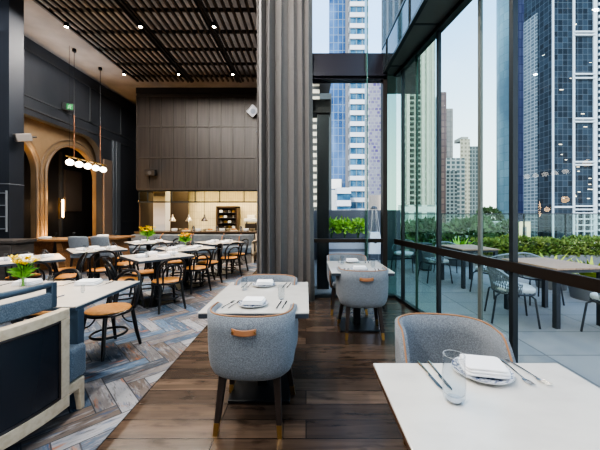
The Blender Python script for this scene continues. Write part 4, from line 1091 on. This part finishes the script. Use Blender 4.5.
# balustrade
g = thing('glass_balustrade', 'tall glass balustrade with a thin dark top rail at the terrace edge', 'balustrade', (0, 0, -.012))
gb = glass_mat('balustrade_glass', (.80, .90, .87), 1.45, .8)
x = 2.95; k = 0
while x < 10.7:
    MB().box(x, x + 1.27, 9.40, 9.412, .05, 1.40).build('glass_panel', gb, g, smooth=0)
    MB().box(x + 1.273, x + 1.297, 9.38, 9.43, 0, 1.40).build('post', frame_dark, g, smooth=0); x += 1.3
MB().box(2.95, x, 9.385, 9.425, 1.40, 1.432).build('top_rail', frame_dark, g, smooth=0)
MB().box(2.95, x, 9.38, 9.43, 0, .05).build('shoe', frame_dark, g, smooth=0)
# outside column near the rear window
g = thing('outdoor_column', 'dark square column with a slab head just outside the rear window', 'column', (.32, 5.75, -.012))
MB().box(-.11, .11, -.11, .11, 0, 3.30).build('shaft', mat('outdoor_dark', (.016, .022, .028), .35), g); MB().box(-.26, .14, -.16, .16, 3.301, 3.55).build('slab_head', mat('outdoor_head', (.07, .06, .055), .5), g)

# ------------------------------------------------------------------ the city beyond
GZ = -32
gm = MB().box(-150, 260, 16, 420, GZ - 1, GZ); struct('ground', gm, mat('city_ground', (.18, .19, .19), .9), smooth=0)
def px(p, Y): return (p - 306) / 300 * Y
def zt(p, Y): return 1.4 + (214 - p) / 300 * Y
def tower(label, poly, z1, m, name='tower', z0=GZ):
    g = thing(name, label, 'building', (0, 0, 0))
    MB().prism(poly, z0, z1).build('facade', m, g, smooth=30)
    return g
def rect(x0, x1, y0, y1): return [(x0, y0), (x1, y0), (x1 * y1 / y0, y1), (x0 * y1 / y0 + .3, y1)]
white_fin = mat('white_fin', (.38, .43, .48), .5)
# big dark curtain-wall tower on the right
Y = 60
f_dark = facade('dark_curtain_wall', (.011, .017, .026), (.028, .044, .064), (.068, .086, .108), 1.0, 1.15, .05, rough=.3, spec=.12)
g = tower('huge dark glass tower with white vertical fins filling the right of the view', [(px(524, 67), 67), (px(553, Y), Y), (px(700, Y), Y), (px(700, Y), 72), (px(526, 72), 72)], 110, f_dark)
for a, wd in ((552.5, .32), (573.2, .42), (594.5, .75), (636, .6)):
    MB().box(px(a, Y) - wd / 2, px(a, Y) + wd / 2, Y - .22, Y, GZ, 110).build('vertical_fin', white_fin, g, smooth=0)
b = MB()
for yy in (-10, 32.5, 35.5, 74.5, 78.5, 119, 122, 162, 165, 206, 209.5):
    b.box(px(573, Y), px(594, Y), Y - .35, Y - .01, zt(yy, Y) - .16, zt(yy, Y) + .16)
b.box(px(553, Y), px(573, Y), Y - .35, Y - .01, zt(207, Y) - .2, zt(207, Y) + .2)
b.build('floor_bands', white_fin, g, smooth=0)
b = MB(); z = GZ
while z < 100: b.box(px(597, Y), px(634, Y), Y - .4, Y - .01, z, z + .42); z += 1.25
b.build('louvre_bands', white_fin, g, smooth=0)
b = MB()
for i in range(4):
    z = zt(213 + i * 6.0, Y); b.box(px(574, Y), px(594, Y), Y - .36, Y - .01, z - .12, z + .12)
for i in range(3): b.box(px(576 + 7 * i, Y) - .1, px(576 + 7 * i, Y) + .1, Y - .37, Y - .01, zt(240, Y), zt(212, Y))
b.build('podium_grid', white_fin, g, smooth=0)
f_left = facade('pale_grid_wall', (.05, .075, .10), (.10, .135, .165), (.22, .26, .29), .95, .72, .09, rough=.3, spec=.2)
xa, ya, xb, yb2 = px(524, 67), 67, px(553, Y), Y
nx = Vector((ya - yb2, xb - xa, 0)).normalized() * -.12
MB().prism([(xa + nx.x, ya + nx.y), (xa + (xb - xa) * .5 + nx.x, ya + (yb2 - ya) * .5 + nx.y), (xa + (xb - xa) * .5, ya + (yb2 - ya) * .5), (xa, ya)], GZ, 44).build('grid_wing', f_left, g, smooth=0)
wl = mat('office_light', (1, .9, .7), .5, emit=(1, .72, .42), estr=.8)
rnd = random.Random(9); b = MB()
for _ in range(24):
    x = rnd.uniform(px(555, Y), px(592, Y)); z = rnd.uniform(zt(200, Y), zt(10, Y)); b.box(x, x + rnd.uniform(.3, .8), Y - .03, Y + .1, z, z + .12)
b.build('lit_offices', wl, g, smooth=0)
# round glass tower
Y = 92
f_round = facade('round_glass', (.24, .36, .42), (.32, .44, .50), (.20, .29, .34), 1.6, 2.6, .07, rough=.25, spec=.25, big=((.14, .20, .27), .12, .04, .7))
cxr, rr = px(514.5, Y + 5), 5.0
tower('tall round pale blue glass tower left of the huge dark tower', [(cxr + rr * math.cos(2 * PI * k / 40), Y + rr + rr * math.sin(2 * PI * k / 40)) for k in range(40)], 130, f_round)
Y = 84
f_vio = facade('violet_glass', (.17, .19, .36), (.26, .29, .46), (.12, .14, .27), .9, 2.4, .09, rough=.25, spec=.2, big=((.16, .18, .30), .3, .04, .7))
tower('slim violet-blue glass tower squeezed between the round tower and the huge dark tower', rect(px(515.5, Y), px(530, Y), Y, Y + 7), 130, f_vio)
# mid-distance blocks between the door posts
Y = 130; f_pink = facade('rose_wall', (.20, .14, .14), (.26, .185, .18), (.15, .11, .12), 2.6, 2.8, .3, rough=.6)
g = tower('rose-brown slab tower beside the dark door post', rect(px(439, Y), px(446.5, Y), Y, Y + 10), zt(92, Y), f_pink)
MB().box(px(437, Y), px(440, Y), Y - 1, Y + 6, GZ, zt(96, Y)).build('glass_side', mat('blue_side', (.30, .38, .42), .3), g, smooth=0)
Y = 150; tower('grey-brown tower just right of the rose-brown slab tower', rect(px(446.5, Y), px(453, Y), Y, Y + 10), zt(108.5, Y), facade('taupe_wall', (.22, .20, .20), (.26, .24, .23), (.18, .17, .17), 2, 2.5, .2, rough=.6))
Y = 105; f_w = facade('white_flats', (.09, .12, .14), (.14, .17, .18), (.42, .43, .43), 1.7, 1.55, .30, rough=.4)
tower('white gridded block of flats left of the pale tapering tower', rect(px(446, Y), px(465, Y), Y, Y + 12), zt(158, Y), f_w)
Y = 98; f_dk = facade('dark_flats', (.05, .065, .075), (.09, .11, .12), (.28, .30, .30), 1.3, 1.2, .22, rough=.4)
tower('lower dark grey block of flats in front of the white gridded block', rect(px(446, Y), px(457, Y), Y, Y + 6), zt(171, Y), f_dk)
Y = 120; f_tan = facade('tan_flats', (.22, .19, .15), (.28, .25, .20), (.48, .43, .35), 1.5, 1.6, .4, rough=.5)
g = tower('pale cream tower with a stepped top and dark right side', rect(px(460, Y), px(470, Y), Y, Y + 12), zt(139, Y), f_tan)
MB().prism(rect(px(470, Y), px(480, Y), Y + .5, Y + 12), GZ, zt(146, Y)).build('dark_wing', facade('slate_flats', (.06, .075, .085), (.11, .125, .13), (.22, .24, .24), 1.2, 1.6, .25, rough=.4), g, smooth=0)
MB().box(px(464, Y), px(471, Y), Y + 2, Y + 8, zt(139, Y), zt(135.5, Y)).build('roof_plant', mat('roof_plant', (.33, .32, .30), .6), g, smooth=0)
# low buildings and trees behind the balustrade
Y = 70
tower('low sand-coloured building with one dark window above the hedge', rect(px(519, 46), px(530.5, 46), 46, 50), zt(222, 46), facade('sand_wall', (.16, .17, .18), (.2, .2, .2), (.66, .55, .36), 1.7, 2.6, .55, rough=.6), 'low_building')
Y = 60
tower('low grey-green building above the hedge left of the thick door post', rect(px(484, Y), px(518, Y), Y, Y + 8), zt(222, Y), facade('grey_low', (.20, .23, .22), (.27, .30, .29), (.38, .42, .40), 3, 2.6, .4, rough=.6), 'low_building')
tower('long low grey roof behind the second outdoor table', rect(px(436, 40), px(478, 40), 40, 44), zt(229.5, 40), mat('low_roof_grey', (.23, .25, .27), .6), 'low_building')
tower('low pale terrace block seen past the folded doors', rect(px(398, 50), px(436, 50), 50, 54), zt(205, 50), facade('pale_low', (.20, .24, .23), (.30, .33, .31), (.50, .54, .50), 2.2, 2.2, .45, rough=.5), 'low_building')
tree_g = mat('city_tree_leaves', (.045, .085, .035), .7, noise=((.10, .15, .065), (.8, .8, .8), .35, .65))
for i, (p, Yt, top, rad, lab) in enumerate(((489, 84, 209, 2.4, 'distant rounded tree above the low grey-green building'), (466, 30, 222, 1.7, 'small round tree behind the long low grey roof'), (479, 56, 217, 1.6, 'distant tree left of the low grey-green building'),
                                            (428, 35, 222, 1.8, 'tree behind the balustrade past the folded doors'), (412, 42, 224, 1.8, 'tree beside the corner post past the folded doors'), (509, 56, 222, 1.8, 'distant tree just left of the thick door post'))):
    rnd = random.Random(60 + i); zc = zt(top, Yt) - rad
    g = thing('tree', lab, 'tree', (px(p, Yt), Yt, GZ), 0, 'distant city trees')
    lf = MB()
    def fn(rn):
        a = rn.uniform(0, 2 * PI); e = rn.uniform(-.9, 1); q = rn.uniform(.7, 1.05); c = math.sqrt(max(0, 1 - e * e)); d0 = Vector((c * math.cos(a), c * math.sin(a), e))
        return (d0.x * rad * 1.25 * q, d0.y * rad * q, zc - GZ + d0.z * rad * q), d0
    leafquads(lf, fn, 1100, rad * .42, rnd)
    lf.build('crown', tree_g, g, smooth=0, fixn=False); MB().tube([(0, 0, 0), (.2, 0, (zc - GZ) * .5), (0, 0, zc - GZ)], [.5, .4, .25], 8).build('trunk', mat('bark', (.06, .045, .03), .8), g)
# pale striped tower seen through the green doors
Y = 100; f_str = facade('striped_tower', (.30, .35, .32), (.40, .44, .39), (.50, .53, .49), 2.4, 2.6, .35, rough=.4)
g = tower('tall pale striped tower seen through the green-tinted doors', rect(px(401, Y), px(435, Y), Y, Y + 14), zt(22, Y), f_str)
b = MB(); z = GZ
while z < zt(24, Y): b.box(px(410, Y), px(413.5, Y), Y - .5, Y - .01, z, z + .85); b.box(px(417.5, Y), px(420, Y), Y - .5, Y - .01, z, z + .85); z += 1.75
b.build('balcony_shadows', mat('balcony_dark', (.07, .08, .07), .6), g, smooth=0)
for p, wd in ((403, .8), (407.5, 1.0), (415.5, .7), (422.5, .9), (427, .8), (432, .7)):
    MB().box(px(p, Y) - wd / 2, px(p, Y) + wd / 2, Y - .8, Y, GZ, zt(22, Y)).build('vertical_fin', mat('cream_fin', (.62, .62, .55), .5), g, smooth=0)
# through the rear window
Y = 62; f_blue = facade('blue_curtain_wall', (.020, .055, .15), (.05, .115, .25), (.17, .21, .27), .95, 1.6, .07, rough=.25, spec=.15, big=((.17, .27, .45), .2, .09, .6))
g = tower('blue glass office tower behind the rear window', rect(px(329, Y), px(346, Y), Y, Y + 6), zt(166, Y) + 60, f_blue, z0=zt(190, Y))
MB().box(px(329, Y), px(340, Y), Y - .6, Y + 5, GZ, zt(190, Y) - .01).build('lower_block', facade('grey_low2', (.26, .30, .32), (.36, .40, .42), (.55, .55, .55), 1.1, .9, .12, rough=.4), g, smooth=0)
MB().box(px(331, Y), px(341, Y), Y - .8, Y - .61, zt(189, Y), zt(179.5, Y)).build('white_canopy', mat('canopy_white', (.72, .68, .64), .6), g, smooth=0)
MB().box(px(345.2, Y), px(350, Y), Y - .5, Y + 5, zt(190, Y), zt(166, Y) + 60).build('dark_core', facade('core_wall', (.07, .075, .09), (.11, .11, .13), (.18, .18, .2), .5, 1.6, .1, rough=.4), g, smooth=0)
Y = 60; f_white = facade('white_band_wall', (.09, .22, .36), (.20, .36, .50), (.74, .75, .78), 1.65, 2.17, .01, rough=.3)
g = tower('white banded tower with blue ribbon windows behind the rear window', rect(px(350, Y), px(368, Y), Y, Y + 6), 72, mat('ribbon_glass', (.022, .075, .14), .25, spec=.2, noise=((.08, .18, .28), (.7, .7, .5), .4, .6)))
b = MB(); z = zt(213, Y) - 8 * 2.17
while z < 72: b.box(px(349.6, Y), px(368.2, Y), Y - .3, Y + 6, z, z + .88); z += 2.17
b.build('floor_band', mat('band_white', (.50, .50, .54), .7), g, smooth=0)
b = MB()
for p in (350, 356.4, 362.3, 367.5): b.box(px(p, Y) - .12, px(p, Y) + .12, Y - .1, Y + .1, GZ, 72)
b.build('window_mullion', mat('mullion_dark', (.12, .16, .2), .5), g, smooth=0)
wg = tower('low white banded wing at the foot of the white banded tower', rect(px(337, 56), px(350.5, 56), 56, 59), zt(188.5, 56), mat('ribbon_glass', (.10, .22, .36), .15), 'low_building')
b = MB()
for yy in (191, 203.5, 213): b.box(px(336.8, 56), px(350.8, 56), 55.7, 59, zt(yy, 56) - .5, zt(yy, 56) + .6)
b.build('floor_band', mat('band_white', (.50, .50, .54), .7), wg, smooth=0)
Y = 95; f_spk = facade('speckled_wall', (.50, .46, .52), (.17, .11, .34), (.52, .48, .47), 1.2, 1.1, .16, rough=.5, off=.5, big=((.58, .53, .52), .15, .09, .5))
g = tower('pale violet speckled tower at the right of the rear window', rect(px(367, Y), px(385, Y), Y, Y + 12), zt(66, Y), f_spk)
MB().box(px(368, 70), px(384, 70), 70, 76, GZ, zt(195, 70)).build('sand_base', facade('sand_base', (.25, .2, .2), (.32, .27, .25), (.66, .52, .42), 1.5, 1.9, .4, rough=.5), g, smooth=0)
Y = 22; f_lou = facade('louvre_wall', (.07, .07, .065), (.09, .09, .08), (.62, .56, .44), 40, .52, .15, rough=.5)
g = tower('dark building with cream louvres right beside the curtain', rect(px(300, Y), px(319.5, Y), Y, Y + 8), zt(78, Y), f_lou)
MB().box(px(319.6, Y), px(331, Y), Y - .5, Y + 8, GZ, zt(96, Y)).build('dark_bay', mat('bay_dark', (.05, .06, .065), .4), g, smooth=0)
MB().box(px(313, Y), px(331, Y), Y - .6, Y + 8, zt(84, Y), zt(80, Y)).build('roof_slab', mat('roof_slab_dark', (.08, .08, .085), .5), g, smooth=0)
# the dark ribbed upper storey of the building opposite, over the soffit
Y = 14
g = tower('dark ribbed overhang high above the glass doors', rect(px(381.5, Y), px(420, Y), Y, Y + 4), 22, facade('ribbed_dark', (.035, .038, .042), (.05, .054, .058), (.11, .11, .115), .28, 30, .05, rough=.8, spec=.05), 'overhang', z0=8.6)

# ------------------------------------------------------------------ light
def area(name, loc, size, sy, energy, color, rot=(0, 0, 0)):
    ld = bpy.data.lights.new(name, 'AREA'); ld.shape = 'RECTANGLE'; ld.size = size; ld.size_y = sy; ld.energy = energy; ld.color = color
    o = bpy.data.objects.new(name, ld); col.objects.link(o); o.location = loc; o.rotation_euler = rot; return o
def point(name, loc, e, c, r=.1):
    ld = bpy.data.lights.new(name, 'POINT'); ld.energy = e; ld.color = c; ld.shadow_soft_size = r
    o = bpy.data.objects.new(name, ld); col.objects.link(o); o.location = loc; return o
def flood(name, loc, e, c):
    ld = bpy.data.lights.new(name, 'SPOT'); ld.energy = e; ld.color = c; ld.spot_size = R(180); ld.spot_blend = .12; ld.shadow_soft_size = .035
    o = bpy.data.objects.new(name, ld); col.objects.link(o); o.location = loc
for x in (-4.5, -2.95, -1.5):
    for y in (2.6, 5.0, 7.5): flood('dining_fill', (x, y, 5.52), 115, (1, .93, .85))  # unseen fill lights added to brighten the dining area
for x in (-3.6, -.6):
    for y in (-.2, -2.8): flood('front_fill', (x, y, 5.52), 200, (1, .97, .93))  # more added fill at ceiling height, out of view behind the camera
area('kitchen_lamp', (-3.4, 11.9, 2.58), 4.4, 1.6, 120, (1, .86, .62))
area('arch_uplight', (-7.18, 8.33, .25), .28, .3, 95, (1, .55, .18), (PI, 0, 0))
point('arch_lamp', (-7.12, 8.55, 1.9), 6, (1, .58, .22), .12)
point('arch_lamp', (-7.29, 8.0, 3.1), 3, (1, .66, .34), .12)
area('plaster_strip_fill', (-6.25, 6.0, 5.0), .6, 7, 26, (.92, .96, 1), (PI, 0, 0))  # no cove here: added upward fill to neutralise the plaster strip
area('ceiling_fill', (-2.9, 5.0, 5.70), 4.6, 8.5, 30, (1, .93, .88), (PI, 0, 0))  # added upward fill that brightens the ceiling between the slats
point('alcove_lamp', (-8.45, 10.2, 1.6), 5, (1, .62, .3), .1)
sd = bpy.data.lights.new('sun', 'SUN'); sd.energy = 2.6; sd.angle = R(6); sd.color = (1, .95, .88)
so = bpy.data.objects.new('sun', sd); col.objects.link(so); so.rotation_euler = Vector((.35, .75, -.62)).to_track_quat('-Z', 'Y').to_euler()

w = bpy.data.worlds.new('sky'); bpy.context.scene.world = w; w.use_nodes = True
nt = w.node_tree; bg = nt.nodes['Background']
tc = nt.nodes.new('ShaderNodeTexCoord'); sp = nt.nodes.new('ShaderNodeSeparateXYZ'); cr = nt.nodes.new('ShaderNodeValToRGB')
nt.links.new(tc.outputs['Generated'], sp.inputs[0]); nt.links.new(sp.outputs['Z'], cr.inputs['Fac'])
e = cr.color_ramp.elements
e[0].position = 0; e[0].color = (.95, .95, .94, 1); e[1].position = 1; e[1].color = (.40, .56, .82, 1)
k = e.new(.12); k.color = (.90, .94, .98, 1); k = e.new(.50); k.color = (.38, .60, .95, 1)
nt.links.new(cr.outputs['Color'], bg.inputs['Color']); bg.inputs['Strength'].default_value = 1.5

# ------------------------------------------------------------------ camera
cd = bpy.data.cameras.new('camera'); cd.lens = 18; cd.sensor_width = 36; cd.shift_x = -.01; cd.shift_y = -.01833
cam = bpy.data.objects.new('camera', cd); col.objects.link(cam); cam.location = (0, 0, 1.4); cam.rotation_euler = (R(90), 0, 0)
cd.clip_end = 1000; cd.clip_start = .05
sc = bpy.context.scene; sc.camera = cam
sc.view_settings.view_transform = 'AgX'; sc.view_settings.look = 'AgX - High Contrast'; sc.view_settings.exposure = 0.75
